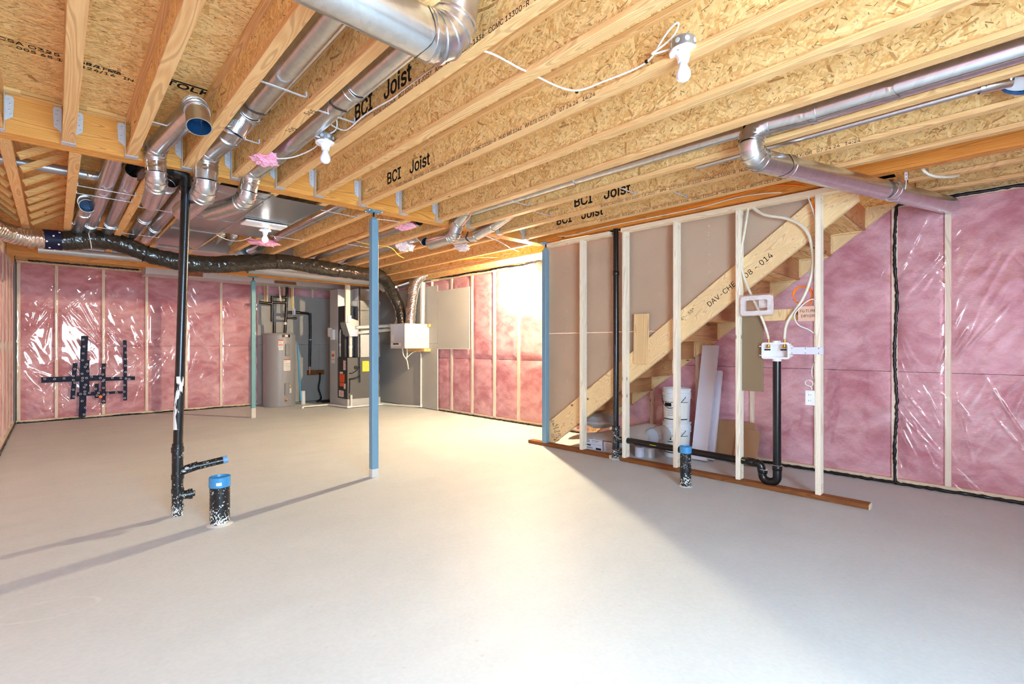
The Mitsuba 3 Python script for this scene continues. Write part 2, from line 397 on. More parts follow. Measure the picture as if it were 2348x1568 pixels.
insulated('wall_left', ML, -1.62, 10.5, 2.42, sl, 1.175, 'm_film_painted_haze', [(2.0, 10.5, .04, 60, .004)], .03, 8, label='left wall of pink insulation under plastic with painted grazing haze')
# rear wall behind the camera with a glowing window out of view, placed to light the near floor
struct('wall_rear', box([-.9, -1.95, -.02], [5.9, -1.70, 2.42]), 'm_gypsum', label='rear wall')
for i, (x0, x1, z0, z1) in enumerate([(-.35, 1.25, .45, 2.25)], 1):
    m = sheet(2, 2, lambda u, v: np.stack([x1-(x1-x0)*u, np.full_like(u, -1.675), z0+(z1-z0)*v], -1))
    k = f'unseen_window_{i}'; fr = 'm_white_plastic'
    struct(k, cat([box([x0-.06, -1.70, z0-.06], [x1+.06, -1.64, z0], .004), box([x0-.06, -1.70, z1], [x1+.06, -1.64, z1+.06], .004), box([x0-.06, -1.70, z0], [x0, -1.64, z1], .004),
        box([x1, -1.70, z0], [x1+.06, -1.64, z1], .004), box([(x0+x1)/2-.03, -1.70, z0], [(x0+x1)/2+.03, -1.64, z1], .004)]), fr, label='white framed window out of view behind the camera, placed to light the near floor')
    if m.face_normals[0][1] < 0: m.invert()
    scene[k+'__pane'] = mikit.ply(m, 'm_white_plastic', False, emitter={'type': 'area', 'radiance': rgb(UNSEEN_WINDOW_L)})
# rims above the foundation walls
struct('trim_1', box([-.44, 10.53, 2.495], [5.05, 10.56, 2.64]), 'm_osb_web', label='rim board over the back wall')
struct('trim_2', rf(box([1.00, -1.6, 2.415], [1.03, 10.4, 2.64])), 'm_osb_web', label='rim board over the right wall')
struct('trim_3', box([-.475, -1.6, 2.425], [-.445, 10.5, 2.64]), 'm_osb_web', label='rim board over the left wall')
# black sealant along the sheets' edges
g = np.random.default_rng(12)
part('wall_back', 'sealant_bead', cat([bead([[x, 10.51, .012+.006*math.sin(x*9)] for x in np.linspace(-.42, 2.9, 24)], .011, 1), bead([[x, 10.505, 2.487] for x in np.linspace(-.3, 1.05, 12)], .013, 2)]), 'm_sealant', True, label='black sealant bead')
part('wall_right', 'sealant_bead', cat([bead([W(.955, v, .014) for v in np.linspace(-.6, 3.9, 30)], .013, 3), bead([W(.958, v, .012) for v in np.linspace(3.9, 7.35, 24)], .010, 4)]), 'm_sealant', True, label='black sealant bead along the floor')
part('wall_right', 'sealant_bead', bead([W(.962, .765+.008*math.sin(z*7), z) for z in np.linspace(.0, 2.38, 26)], .012, 5, 120), 'm_sealant', True, label='black sealant bead running up the plastic')
part('wall_right', 'sealant_bead', cat([bead([W(.958, v, 2.385) for v in np.linspace(-.6, .76, 12)], .013, 6), bead([W(.96, v, 2.41+.006*math.sin(v*8)) for v in np.linspace(4.0, 7.3, 24)], .012, 7)]), 'm_sealant', True, label='black sealant bead along the top')
part('wall_left', 'sealant_bead', bead([[-.436, y, .012] for y in np.linspace(4, 10.5, 30)], .010, 8), 'm_sealant', True)

# ================================================================== JOISTS AND BEAMS
beam = thing('wood_beam', 'orange laminated wood beam above the middle blue post, joists hung on its face', 'beam')
put(beam, cat([box([-.44, 4.008+.0445*k, ZB], [4.33, 4.051+.0445*k, ZT-.001], .002) for k in range(3)]), 'm_lvl_x')
beam2 = thing('wood_beam', 'orange laminated wood beam in the far background above the water heater post', 'beam')
put(beam2, cat([box([-.44, 8.70+.0445*k, 2.322], [4.9, 8.743+.0445*k, ZT-.001], .002) for k in range(2)]), 'm_lvl_x')
marks = [text(s, .05, [x, 8.699, 2.40], [1, 0, 0], [0, 0, 1]) for s, x in (('~ 2', .2), ('14', .55), ('O', .95), ('LVL 2.0E', 1.3))]
part(beam2, 'stamp', cat(marks), 'm_ink')
beam3 = thing('wood_beam', 'orange laminated wood beam over the stair partition, white cable stapled to its face', 'beam')
put(beam3, rf(cat([box([-.02+.0445*k, -1.6, ZB], [.023+.0445*k, 4.003, ZT-.001], .002) for k in range(2)])), 'm_lvl_y')
part(beam, 'nailer_strip', box([-.44, 3.94, 2.626], [4.2, 4.006, 2.645]), 'm_osb_web')

FL, FT, WT = .0295, .0285, .0048     # half flange width, flange thickness, half web thickness
def joist(x, y0, y1, label, group=None, rot=False, prints=(), name='floor_joist'):
    k = thing(name, label, 'joist', group); mv = rf if rot else (lambda m: m)
    part(k, 'bottom_flange', mv(box([x-FL, y0, ZB], [x+FL, y1, ZB+FT], .002)), 'm_flange')
    part(k, 'top_flange', mv(box([x-FL, y0, ZT-FT-.001], [x+FL, y1, ZT-.001], .002)), 'm_flange')
    wk = part(k, 'web', mv(box([x-WT, y0, ZB+FT-.004], [x+WT, y1, ZT-FT+.003])), 'm_osb_web')
    for y, s, h, z in prints:
        xf = x-WT-.0007 if z > ZB+FT else x-FL-.0007
        part(wk, 'print', mv(text(s, h, [xf+.0006, y, z], [0, -1, 0], [0, 0, 1], h > .05)), 'm_ink', label='black ink printing')
    return k
LINE = 'BOISE CASCADE   BCI 6000-1.8 JOIST   APA   ICC-ES ESR-1336   CCMC 13300-R   HUD MR 1242   WHITE CITY, OR   07 24 24   14:24'
BIG = lambda y: [(y, 'BCI', .088, 2.482), (y-.34, 'Joist', .088, 2.482), (y+.32, 'IB400  1.8', .018, 2.50)]
SM = lambda y: [(y, LINE, .021, ZB+.004)]
JN = [-.24, .06, .36, .665, .965, 1.27, 1.57, 1.955, 2.355, 2.755, 3.145, 3.55, 3.945]
ordn = ['first', 'second', 'third', 'fourth', 'fifth', 'sixth', 'seventh', 'eighth', 'ninth', 'tenth', 'eleventh', 'twelfth', 'thirteenth']
prints = {5: BIG(2.68)+SM(2.4), 7: BIG(3.55)+[(3.36, LINE, .021, ZB+.004)], 11: BIG(2.93)+SM(2.6), 12: BIG(3.5)+SM(2.9)}
for i, x in enumerate(JN):
    joist(x, -1.6, 4.004, f'{ordn[i]} I-joist from the left, hung on the near face of the orange beam', 'near floor joists', prints=prints.get(i, ()))
# pencil marks on flange undersides
part('floor_joist_004', 'pencil_mark', cat([text('545', .03, [.975, 2.62, ZB+.0003], [.3, -1, 0], [-1, -.3, 0]), text('155', .03, [.975, 2.9, ZB+.0003], [.3, -1, 0], [-1, -.3, 0])]), 'm_ink')
JF = [-.22, .095, .505, .88, 1.29, 1.70, 2.115, 2.52, 2.95, 3.325, 3.68, 4.2, 4.67]
for i, x in enumerate(JF):
    joist(x, 4.15, 8.695, f'{ordn[i]} I-joist from the left, running from the orange beam to the back', 'far floor joists')
joist(.385, -1.6, .615, 'first short wooden I-joist right of the stair partition beam, above the stairs', rot=True)
joist(.80, -1.6, .615, 'second short wooden I-joist right of the stair partition beam, near the right wall', rot=True)
joist(4.99, 4.6, 8.69, 'wooden I-joist against the top of the right wall, braced by short slanted blocks')
# header that closes the short joists over the stairs
single('stair_header', 'wood header board closing the joists above the top of the stairs', 'header', rf(box([.09, .62, ZB+.002], [1.0, .66, ZT])), 'm_lvl_x')

# hangers: stamped steel seats on the beam's near face
def hanger(x, label):
    k = thing('joist_hanger', label, 'joist hanger', 'joist hangers')
    ms = []
    for s in (-1, 1):
        xo = x+s*(FL+.0015)
        ms.append(box([xo-.0012, 3.955, ZB-.004], [xo+.0012, 4.005, ZB+.215]))
        pl = Polygon([(0, .065), (.034, .095), (.038, .20), (.030, .212), (.008, .214), (0, .205)])
        v = [(xo+s*a, ZB+b) for a, b in pl.exterior.coords]
        ms.append(prism(Polygon(v), 1, 4.0005, 4.0035))
    ms.append(box([x-FL-.003, 3.945, ZB-.005], [x+FL+.003, 4.005, ZB-.0015]))
    put(k, cat(ms), 'm_steel_strap')
    nl = []
    for s in (-1, 1):
        for a, b in ((.016, .19), (.022, .165), (.018, .13), (.024, .105)):
            p = A([x+s*(FL+.0015+a), 4.001, ZB+b]); nl.append(lathe([(0, .004), (.004, .003), (.0045, 0)], 8, p, (0, -1, 0)))
    part(k, 'nail', cat(nl), 'm_galv_flat', stuff=True)
for i, x in enumerate(JN):
    hanger(x, f'galvanized hanger holding the {ordn[i]} near joist from the left')

# slanted lath braces
def brace(y, xa, za, xb, zb, label, group):
    single('slat_brace', label, 'brace', bar([xa, y, za], [xb, y, zb], .064, .036, up=(1, 0, 1.5), c=.002), 'm_strut', group=group)
for i, y in enumerate([4.55, 4.88, 5.28, 5.66, 5.94, 6.26, 6.62, 7.0]):
    brace(y, -.175, 2.43, .075, 2.60, f'{ordn[i]} slanted lath behind the orange beam, between the two leftmost far joists', 'slanted laths between the leftmost far joists')
for i, y in enumerate([5.2, 5.55, 5.9, 6.25, 6.6, 7.0]):
    brace(y, -.435, 2.60, -.265, 2.45, f'{ordn[i]} slanted lath from the front, between the left wall and the nearest joist', 'slanted laths beside the left wall')
for i, y in enumerate([4.75, 5.1, 5.45, 5.8, 6.15, 6.5, 6.85, 7.2]):
    brace(y, 4.70, 2.44, 4.955, 2.56, f'{ordn[i]} short slanted block counting back from the lit bulb, above the right wall', 'slanted blocks above the right wall')
for y, z in ((.46, 2.44), (-.02, 2.44)):
    single('wood_block', 'wood block wedged between the short joist and the right wall, ' + ('beside the duct end' if y > .2 else 'nearest the camera'), 'block', rf(box([.84, y-.045, z], [.99, y+.045, z+.15], .003)), 'm_lvl_y')

# ================================================================== POSTS
def post(x, y, ztop, label, paint, s=.0325, foot=.045, mv=lambda m: m):
    k = thing('steel_post', label, 'post')
    sq = Polygon([(-s, -s), (s, -s), (s, s), (-s, s)]).buffer(-.008).buffer(.008, quad_segs=3)
    def col(z0, z1, e=0.): 
        m = trimesh.creation.extrude_polygon(sq.buffer(e), z1-z0, engine='earcut'); m.apply_translation([x, y, z0]); return mv(m)
    part(k, 'shaft', col(0, ztop-.085), paint)
    part(k, 'foot', col(.0, foot, .0012), 'm_concrete_foot', label='concrete smeared foot')
    part(k, 'cap', mv(lathe([(0, 0), (.026, 0), (.03, .004), (.024, .018), (.012, .03), (0, .03)], 20, [x, y, ztop-.086])), paint, 30)
    part(k, 'screw_jack', mv(cat([tube([[x, y, ztop-.06], [x, y, ztop-.006]], .009, 10)])), 'm_black', True)
    part(k, 'top_plate', mv(cat([box([x-.075, y-.05, ztop-.008], [x+.075, y+.05, ztop-.001], .001), box([x-.035, y-.045, ztop-.016], [x+.035, y+.045, ztop-.008], .001)])), paint)
    bl = cat([lathe([(0, .006), (.007, .005), (.008, 0)], 8, [x+a, y+b, ztop-.008], (0, 0, -1)) for a in (-.06, .06) for b in (-.035, .035)])
    part(k, 'bolt', mv(bl), 'm_galv_flat', stuff=True)
    return k
post(2.106, 4.07, ZB, 'blue square steel post in the middle of the room under the orange beam', 'm_post_blue', foot=.075)
post(2.376, 8.745, 2.32, 'thin blue-green square steel post in the background just left of the water heater', 'm_post_teal', foot=.16)
post(4.245, 3.935, ZB-.004, 'blue square steel post at the corner of the stair partition', 'm_post_blue', foot=.02)
labels['steel_post_002']['label'] = 'blue square steel post at the end of the stair partition, by the stair foot'

# ================================================================== STAIR PARTITION
k = thing('stud_partition', 'open framed partition of pale studs beside the stairs', 'wall frame')
part(k, 'bottom_plate', rf(box([.0, 3.02, 0], [.089, 4.19, .037], .003)), 'm_treated', label='dark treated bottom plate')
part(k, 'bottom_plate', rf(box([.0, .797, 0], [.089, 2.88, .037], .003)), 'm_treated', label='dark treated bottom plate')
parts(k, 'end_grain', [rf(m_) for m_ in [box([.002, 3.014, .001], [.087, 3.0195, .036]), box([.002, .791, .001], [.087, .7965, .036])]], 'm_endgrain', label='pale cut plate end')
part(k, 'top_plate', rf(box([.0, 3.02, 2.345], [.089, 3.89, 2.385], .002)), 'm_plate')
part(k, 'top_plate', rf(box([.0, .86, 2.35], [.089, 2.88, 2.392], .002)), 'm_plate')
SV = [3.39, 2.845, 2.287, 1.714, 1.117]
for i, v in enumerate(SV):
    part(k, 'stud', rf(box([.001, v-.019, .0375], [.088, v+.019, 2.346 if i == 0 else 2.35], .003)), 'm_stud')
nl = [lathe([(0, .0015), (.003, .001), (.0035, 0)], 7, [u, v-.0192, z], (0, -1, 0)) for v in SV for u in (.025, .06) for z in (.09, .11, 2.29, 2.31)]
part(k, 'nail', rf(cat(nl)), 'm_black', stuff=True)
zu = lambda v: .27+(3.938-v)*.7486
# brown backed drywall behind the studs, above the stringer
k = thing('drywall_sheet', 'lower brown paper backed drywall sheet behind the studs, above the stair stringer', 'drywall')
put(k, rf(prism([(4.06, .2), (4.06, 1.326), (2.42, 1.326), (2.42, zu(2.42)-.06), (3.94, zu(3.94)-.06)], 0, .132, .1445)), 'm_paper_brown')
k2 = thing('drywall_sheet', 'upper brown paper backed drywall sheet behind the studs, reaching the orange beam', 'drywall')
put(k2, rf(prism([(4.06, 1.334), (4.06, 2.40), (1.04, 2.40), (1.04, zu(1.04)-.10), (2.55, 1.334)], 0, .132, .1445)), 'm_paper_brown')
part(k, 'white_edge', rf(box([.1315, 2.5, 1.3245], [.144, 3.97, 1.3305])), 'm_gypsum', label='thin white line at the joint')  # white line where the two sheets meet
g = np.random.default_rng(5)
pts = [(.131, v+g.normal(0, .006), z) for v, z0, z1, n in ((3.70, .7, 2.3, 22), (2.02, 1.72, 2.32, 16)) for z in g.uniform(z0, z1, n)]
part(k2, 'screw_tip', rf(cat([lathe([(0, .001), (.0035, .0006), (.004, 0)], 6, p, (-1, 0, 0)) for p in pts])), 'm_gypsum', stuff=True)

# stairs
st = thing('staircase', 'wooden staircase seen from below, rising behind the studs toward the camera', 'staircase')
def stringer(): return [(3.965, .002), (3.965, zu(3.965)), (.87, zu(.87)), (.87, zu(.87)-.296), (3.9, .002)]
z_top = 2.40
P_ = Polygon(stringer()).intersection(shapely.box(.6, 0, 4.2, 2.398))
part(st, 'stringer', rf(prism(P_, 0, .0915, .1295)), 'm_stair')
P2 = Polygon([(a-.0, b) for a, b in [(3.965, .002), (3.965, zu(3.965)+.03), (.70, zu(.70)+.03), (.70, zu(.70)-.266), (3.93, .002)]]).intersection(shapely.box(.71, 0, 4.2, 2.40))
part(st, 'stringer', rf(prism(P2, 0, .925, .960)), 'm_stair')
for j in range(-1, 10):
    v, z = 1.245+.258*j, 2.005-.193*j
    if v-.018 > .72:
        part(st, 'riser', rf(box([.131, v-.018, z+.001], [.924, v, min(z+.192, 2.395)], .001)), 'm_riser')
    if v+.258 < 3.95: part(st, 'tread', rf(box([.131, v+.001, z], [.924, v+.285, z+.025], .001)), 'm_osb_web')
    for uu in (.905, .1305):   # glue blocks under each tread
        if v > .9 and uu > .5: part(st, 'glue_block', rf(cat([box([.888, v-.031, z+.02], [.924, v-.0185, min(z+.19, 2.39)], .001), box([.888, v+.013, z-.013], [.924, v+.235, z-.0005], .001)])), 'm_stair')
Wd = lambda s, h, v, z, tilt=0., b=False: text(s, h, W(.0916, v, z), RU*0-RV*math.cos(tilt)+A([0, 0, math.sin(tilt)]), RV*math.sin(tilt)+A([0, 0, math.cos(tilt)]), b)
t = math.atan(.7486)
wr = [Wd('DAV-CHE', .046, 2.0, 1.535, t), Wd('1008 - 014', .046, 1.745, 1.715, t), Wd("6' - 55\"", .03, 2.26, 1.42, t), Wd('0', .03, 2.0, 1.36, 1.2)]
wr += [Wd('14/16-11', .04, 3.90, .30, -1.2), Wd('11 1/2', .035, 3.83, .26, -1.2)]
ringm = trimesh.creation.torus(.024, .002, 24, 6); wr += [lay(ringm, W(.0912, 3.868, .115), -RV, [0, 0, 1]), Wd('x', .03, 3.88, .103)]
parts(st, 'marker_writing', wr, 'm_ink', label='hand written black marker')
# bits nailed on
single('scrap_board', 'short upright board nailed over the stringer between the second and third studs', 'board', rf(bar([.079, 2.69, .998], [.079, 2.683, 1.507], .165, .02, up=(1, 0, 0), c=.002)), 'm_blockwood')
single('chipboard_panel', 'tall grey-brown chipboard panel fixed beside the fourth stud, left of the washer box', 'panel', rf(box([.045, 1.527, .80], [.06, 1.693, 1.435], .002)), 'm_particle')
single('blocking_board', 'horizontal wood blocking between the last two studs behind the sign', 'board', rf(box([.05, 1.138, 1.39], [.088, 1.693, 1.482], .002)), 'm_blockwood')
k = thing('dryer_sign', 'small pinkish wood sign with handwriting on the last stud', 'sign')
put(k, rf(box([.012, 1.138, 1.377], [.02, 1.256, 1.494], .001)), 'm_sign_wood')
part(k, 'writing', cat([text(s, .021, W(.012, v, z), -RV, [0, 0, 1]) for s, v, z in (('FUTURE', 1.243, 1.447), ('DRYER', 1.235, 1.407))]), 'm_ink', label='FUTURE DRYER written in black')
# plastic wrapped window-like box frame
k = thing('dryer_box', 'white rounded plastic frame box wrapped in film, on the fourth stud', 'vent box')
Lr = lambda v0, v1, z0, z1, r: shapely.box(v0, z0, v1, z1).buffer(-r).buffer(r, quad_segs=6)
fr = Lr(1.433, 1.683, 1.438, 1.602, .025).difference(Lr(1.47, 1.646, 1.475, 1.565, .01))
part(k, 'frame', rf(prism(fr, 0, -.022, .01)), 'm_white_plastic')
part(k, 'back', rf(prism(Lr(1.44, 1.676, 1.445, 1.595, .02), 0, .03, .04)), 'm_cardboard')
part(k, 'inner_card', rf(box([.02, 1.475, 1.50], [.024, 1.55, 1.57])), 'm_white_plastic')
g = np.random.default_rng(2)
part(k, 'wrap', rf(sheet(22, 18, lambda u, v: np.stack([-.028+.006*meshkit.fbm(np.stack([u*7, v*7, u*0], -1), 3), 1.425+.27*u, 1.43+.185*v], -1))), 'm_bag', True, label='crinkled clear wrapping')
# washing machine outlet box
k = thing('washer_box', 'white plastic washer outlet box with two brass valves beside the last stud', 'outlet box')
fr = Lr(1.318, 1.515, 1.083, 1.205, .015); hole = Lr(1.326, 1.507, 1.091, 1.197, .012)
part(k, 'shell', rf(cat([prism(fr.difference(hole), 0, .0, .075), prism(hole, 0, .068, .075)])), 'm_white_plastic')
part(k, 'rim', rf(prism(Lr(1.312, 1.521, 1.077, 1.211, .018).difference(hole), 0, -.004, .002)), 'm_white_plastic')
parts(k, 'tab', [rf(m_) for m_ in [box([.01, v, z-.005], [.016, v+.028, z+.005], .002) for v in (1.515, 1.29) for z in (1.105, 1.18)]], 'm_white_plastic')
parts(k, 'collar', [rf(m_) for m_ in [lathe([(.0, 0), (.032, 0), (.032, .02), (0, .02)], 20, [.04, 1.42, 1.205]), lathe([(0, 0), (.034, 0), (.034, .025), (0, .025)], 20, [.04, 1.417, 1.058])]], 'm_white_plastic', 30)
for v in (1.478, 1.358):
    vk = part(k, 'valve', rf(cat([tube([[.035, v, 1.235], [.035, v, 1.165]], .009, 12), lathe([(0, -.014), (.013, -.014), (.014, 0), (.013, .014), (0, .014)], 12, [.03, v, 1.178]), tube([[.03, v, 1.172], [-.004, v, 1.172]], .008, 10)])), 'm_brass', 30, label='brass valve')
    part(vk, 'handle', rf(box([.0, v-.022, 1.146], [.016, v+.022, 1.158], .002)), 'm_black', label='black lever')
part(k, 'bracket', rf(cat([box([-.002, 1.083, 1.118], [.001, 1.318, 1.174], .001), box([-.002, 1.083, 1.118], [.03, 1.0865, 1.174], .001)])), 'm_carton_white', label='white metal strap')
part(k, 'screw', rf(cat([lathe([(0, .002), (.003, .0012), (.0035, 0)], 7, [-.002, v, z], (-1, 0, 0)) for v in (1.11, 1.2, 1.295) for z in (1.127, 1.165)])), 'm_ink', stuff=True)
# drain of the washer
def bend(pts, R, n=8):
    """round the corners of a polyline; returns [(kind, points)]"""
    pts = [A(p, float) for p in pts]; out = []; prev = pts[0]
    for a, b, c in zip(pts[:-2], pts[1:-1], pts[2:]):
        d0 = (a-b)/np.linalg.norm(a-b); d1 = (c-b)/np.linalg.norm(c-b)
        an = math.acos(np.clip(d0@d1, -1, 1)); tt = min(R/math.tan(an/2), .49*np.linalg.norm(a-b), .49*np.linalg.norm(c-b)); r = tt*math.tan(an/2)
        p0, p1 = b+d0*tt, b+d1*tt
        if np.linalg.norm(p0-prev) > 1e-4: out.append(('pipe', [prev, p0]))
        ax = (d0+d1)/np.linalg.norm(d0+d1); ctr = b+ax*r/math.sin(an/2)
        e0, e1 = p0-ctr, p1-ctr; w = math.acos(np.clip(e0@e1/np.linalg.norm(e0)/np.linalg.norm(e1), -1, 1))
        out.append(('elbow', [ctr+(math.sin((1-q)*w)*e0+math.sin(q*w)*e1)/math.sin(w) for q in np.linspace(0, 1, n+1)])); prev = p1
    out.append(('pipe', [prev, pts[-1]])); return out
def smooth_path(pts, R, n=8):
    o = []
    for kd, p in bend(pts, R, n): o += p if not o else p[1:]
    return A(o)
k = thing('drain_pipe', 'black drain line through the studs to a P-trap and standpipe under the washer box', 'pipe')
dp = lambda v, z, u=.05: [u, v, z]
part(k, 'horizontal_pipe', rf(tube([dp(2.86, .212), dp(1.60, .197)], .030, 20)), 'm_abs', True)
part(k, 'trap', rf(tube(smooth_path([dp(1.61, .197), dp(1.545, .197), dp(1.525, .06), dp(1.417, .06), dp(1.417, .215)], .052, 10), .033, 20)), 'm_abs', True)
parts(k, 'coupling', [rf(m_) for m_ in [tube([dp(1.417, .165), dp(1.417, .205)], .0365, 20), tube([dp(1.66, .199), dp(1.60, .198)], .0345, 20), tube([dp(1.527, .15), dp(1.53, .125)], .0365, 20)]], 'm_abs', True)
part(k, 'standpipe', rf(tube([[.045, 1.417, .2], [.04, 1.417, 1.06]], .0305, 20)), 'm_abs', True)
parts(k, 'pale_ring', [rf(m_) for m_ in [tube([dp(1.417, .205), dp(1.417, .2085)], .0368, 20), tube([dp(1.5265, .152), dp(1.5262, .155)], .0368, 20)]], 'm_concrete_foot', True)
for v in (2.56, 1.69): part(k, 'print', rf(bar([.0198, v, .212], [.0198, v-.07, .211], .0005, .004)), 'm_label_yellow', label='yellow print')
# vent stack standing in the plate gap
k = thing('vent_stack', 'tall slim black vent pipe rising from the gap in the partition plate to the beam', 'pipe')
part(k, 'pipe', rf(tube([[.045, 2.965, .3], [.045, 2.962, 1.2], [.045, 2.966, 2.43]], .0285, 20)), 'm_abs', True)
parts(k, 'coupling', [rf(m_) for m_ in [tube([[.045, 2.963, 1.92], [.045, 2.963, 1.965]], .033, 18)]], 'm_abs', True)
part(k, 'tee', rf(cat([tube([[.045, 2.966, .02], [.045, 2.966, .33]], .0365, 20), tube([[.045, 2.966, .3], [.045, 2.966, .345]], .041, 20), tube([[.045, 2.966, .205], [.045, 2.86, .212]], .031, 18), lathe([(0, 0), (.047, 0), (.047, .03), (.03, .05), (0, .05)], 14, [.04, 2.915, .085], (-.3, -1, 0))])), 'm_abs_dirty', 30, label='tee splashed with concrete')
part(k, 'grout', rf(lathe([(.0, .012), (.045, .01), (.06, 0)], 16, [.045, 2.966, 0])), 'm_concrete_foot', True)
part(k, 'print', rf(bar([.0162, 2.955, 1.2], [.0162, 2.955, .4], .0015, .0012, up=(1, 0, 0))), 'm_abs_print', label='faint printed line')

# ================================================================== STANDING DRAIN PIPES
k = thing('drain_stack', 'tall black drain pipe with splashed foot and stub branch, left of the middle post', 'pipe')
bx, by = .628, 4.085
part(k, 'pipe', tube([[bx, by, .5], [bx+.012, by, 1.0], [bx+.048, by, 2.34]], .029, 24), 'm_abs', True)
part(k, 'tee', cat([tube([[bx-.003, by, .0], [bx-.002, by, .50]], .034, 24), tube([[bx-.002, by, .44], [bx-.002, by, .475]], .0385, 24), tube([[bx-.002, by, .255], [bx-.002, by, .285]], .0385, 24), tube([[bx-.002, by, .16], [bx-.002, by, .185]], .0385, 24), tube([[bx-.002, by, .055], [bx-.002, by, .075]], .038, 24)]), 'm_abs_dirty', 30, label='splashed fittings')
part(k, 'branch', cat([tube([[bx, by, .30], [bx+.12, by-.01, .33]], .03, 20), tube([[bx+.06, by, .315], [bx+.275, by-.02, .345]], .0255, 20)]), 'm_abs_dirty', 30, label='stub branch')
part(k, 'branch_cap', tube([[bx+.272, by-.02, .3445], [bx+.302, by-.022, .348]], .0262, 20), 'm_cap_pale', 30, label='pale blue cap')
part(k, 'cleanout', cat([tube([[bx, by, .135], [bx+.085, by-.01, .135]], .030, 20), lathe([(0, .10), (.02, .10), (.02, .085), (.036, .085), (.036, .06), (0, .06)], 16, [bx, by, .135], (1, -.1, 0))]), 'm_abs_dirty', 30)
top = A([bx+.048, by, 2.33])
part(k, 'elbow', tube(smooth_path([top, top+[0, 0, .06], top+[-.10, .02, .08], top+[-.20, .16, .10], top+[-.24, .5, .12]], .05, 6), .036, 16), 'm_abs', True)
parts(k, 'coupling', [tube([top-[0, 0, .03], top+[0, 0, .03]], .037, 16), tube([top+[-.06, .01, .07], top+[-.11, .03, .082]], .042, 16), tube([top+[-.16, .10, .092], top+[-.19, .14, .099]], .042, 16)], 'm_abs', 30)
part(k, 'print', bar([bx+.011-.0, by-.0293, 1.0], [bx+.045, by-.0293, 2.25], .0015, .0012, up=(0, 1, 0)), 'm_abs_print', label='faint printed line')
def streaks(p, n, uv):
    m = fbm(p.x*40+p.z*3, p.y*40, p.z*9, 3)
    return mix(S(20, 22, 26), S(220, 220, 216), smoothstep(.46, .52, m))
bs('streaks', base_color=proc(streaks), roughness=.5, specular=.4)
part(k, 'plaster_patch', tube([[bx+.0005, by, .60], [bx+.0105, by, .97]], .0296, 24, False), 'm_streaks', True, label='streaked with white plaster')
k = thing('pipe_stub', 'short thick black pipe stub with blue cap, beside the tall splashed black pipe', 'pipe stub')
part(k, 'pipe', tube([[.80, 3.69, 0], [.80, 3.69, .285]], .059, 32), 'm_abs_dirty', 30)
part(k, 'cap', lathe([(.0, .252), (.0635, .252), (.0635, .315), (.060, .318), (.057, .318), (.054, .303), (0, .303)], 32, [.80, 3.69, 0]), 'm_cap_blue', 30, label='blue test cap')
part(k, 'cap_label', lay(sheet(6, 2, lambda u, v: np.stack([.0639*np.sin(-.55+.5*u)*1., .02*v+.268, .0639*np.cos(-.55+.5*u)], -1)), [.80, 3.69, 0], [1, 0, 0], [0, 0, 1]), 'm_label_white', label='white label')
part(k, 'grout', lathe([(0, .012), (.062, .010), (.078, 0)], 20, [.80, 3.69, 0]), 'm_concrete_foot', True)
k = thing('pipe_stub', 'slim black pipe stub with blue cap, in front of the stair partition studs', 'pipe stub')
part(k, 'pipe', tube([[3.88, 1.99, 0], [3.88, 1.99, .31]], .0445, 28), 'm_abs_dirty', 30)
part(k, 'cap', lathe([(.0, .283), (.0485, .283), (.0485, .336), (.044, .339), (.042, .329), (0, .329)], 28, [3.88, 1.99, 0]), 'm_cap_blue', 30, label='blue test cap')
part(k, 'grout', lathe([(0, .010), (.046, .008), (.056, 0)], 20, [3.88, 1.99, 0]), 'm_concrete_foot', True)

# ================================================================== SHEET METAL DUCTS
def ring(p, d, r, w=.006, t=.004):
    return lathe([(r-.001, -w/2), (r+t, -w/2), (r+t, w/2), (r-.001, w/2)], 24, p, d)
def duct(label, pts, r, R=None, mat='m_galv', cuffs=(), foil=(), seam=True, name='round_duct', open_end=False, gores=4):
    """round sheet metal duct: straight pipes with a lock seam, gored elbows, crimped joints"""
    k = thing(name, label, 'duct'); R = R or r*1.6
    for kd, p in bend(pts, R, gores):
        if kd == 'pipe':
            if np.linalg.norm(p[1]-p[0]) < .012: continue
            ms = [tube(p, r, 24, False)]
            if seam:
                d, s, u = frame(p[1]-p[0]); o = -u*math.cos(.5)*r+s*math.sin(.5)*r
                ms.append(bar(p[0]+o, p[1]+o, .010, .004, up=u))
            part(k, 'pipe', cat(ms), mat, 30)
        else:
            p = A(p); e = [p[0]-(p[1]-p[0])*.001] + list(p)
            t = np.gradient(p, axis=0)
            ek = part(k, 'elbow', tube(p, r*1.015, 24, False), mat, 17)
            parts(ek, 'rib', [ring(p[i], t[i], r*1.015, .010, .005) for i in range(len(p))], mat, 30)
    for c, d in cuffs: parts(k, 'collar', [ring(c, d, r, .05, .003), ring(A(c)+A(d)*.024, d, r, .006, .006)], mat, 30)
    g = np.random.default_rng(len(label))
    for c, d in foil:
        d_, s, u = frame(d)
        def f(a, b):
            th = a*2*math.pi; rr = r+.001+.003*meshkit.noise(np.stack([a*23, b*3, a*0], -1))
            x = (b-.5)*(.05+.02*np.sin(th*3))
            return A(c)+x[..., None]*d_+rr[..., None]*(np.cos(th)[..., None]*s+np.sin(th)[..., None]*u)
        part(k, 'foil_tape', sheet(48, 7, f), 'm_foil', True, label='crumpled foil tape')
    if open_end:
        p = A(pts[-1], float); d = p-A(pts[-2], float); d /= np.linalg.norm(d)
        part(k, 'open_mouth', cat([tube([p-d*.10, p-d*.002], r*.975, 24, False), tube([p-d*.10, p-d*.098], r*.97, 24)]), 'm_duct_blue', 30, label='dark blue inside of the open end')
        part(k, 'rim', ring(p-d*.004, d, r, .008, .004), mat, 30)
    return k
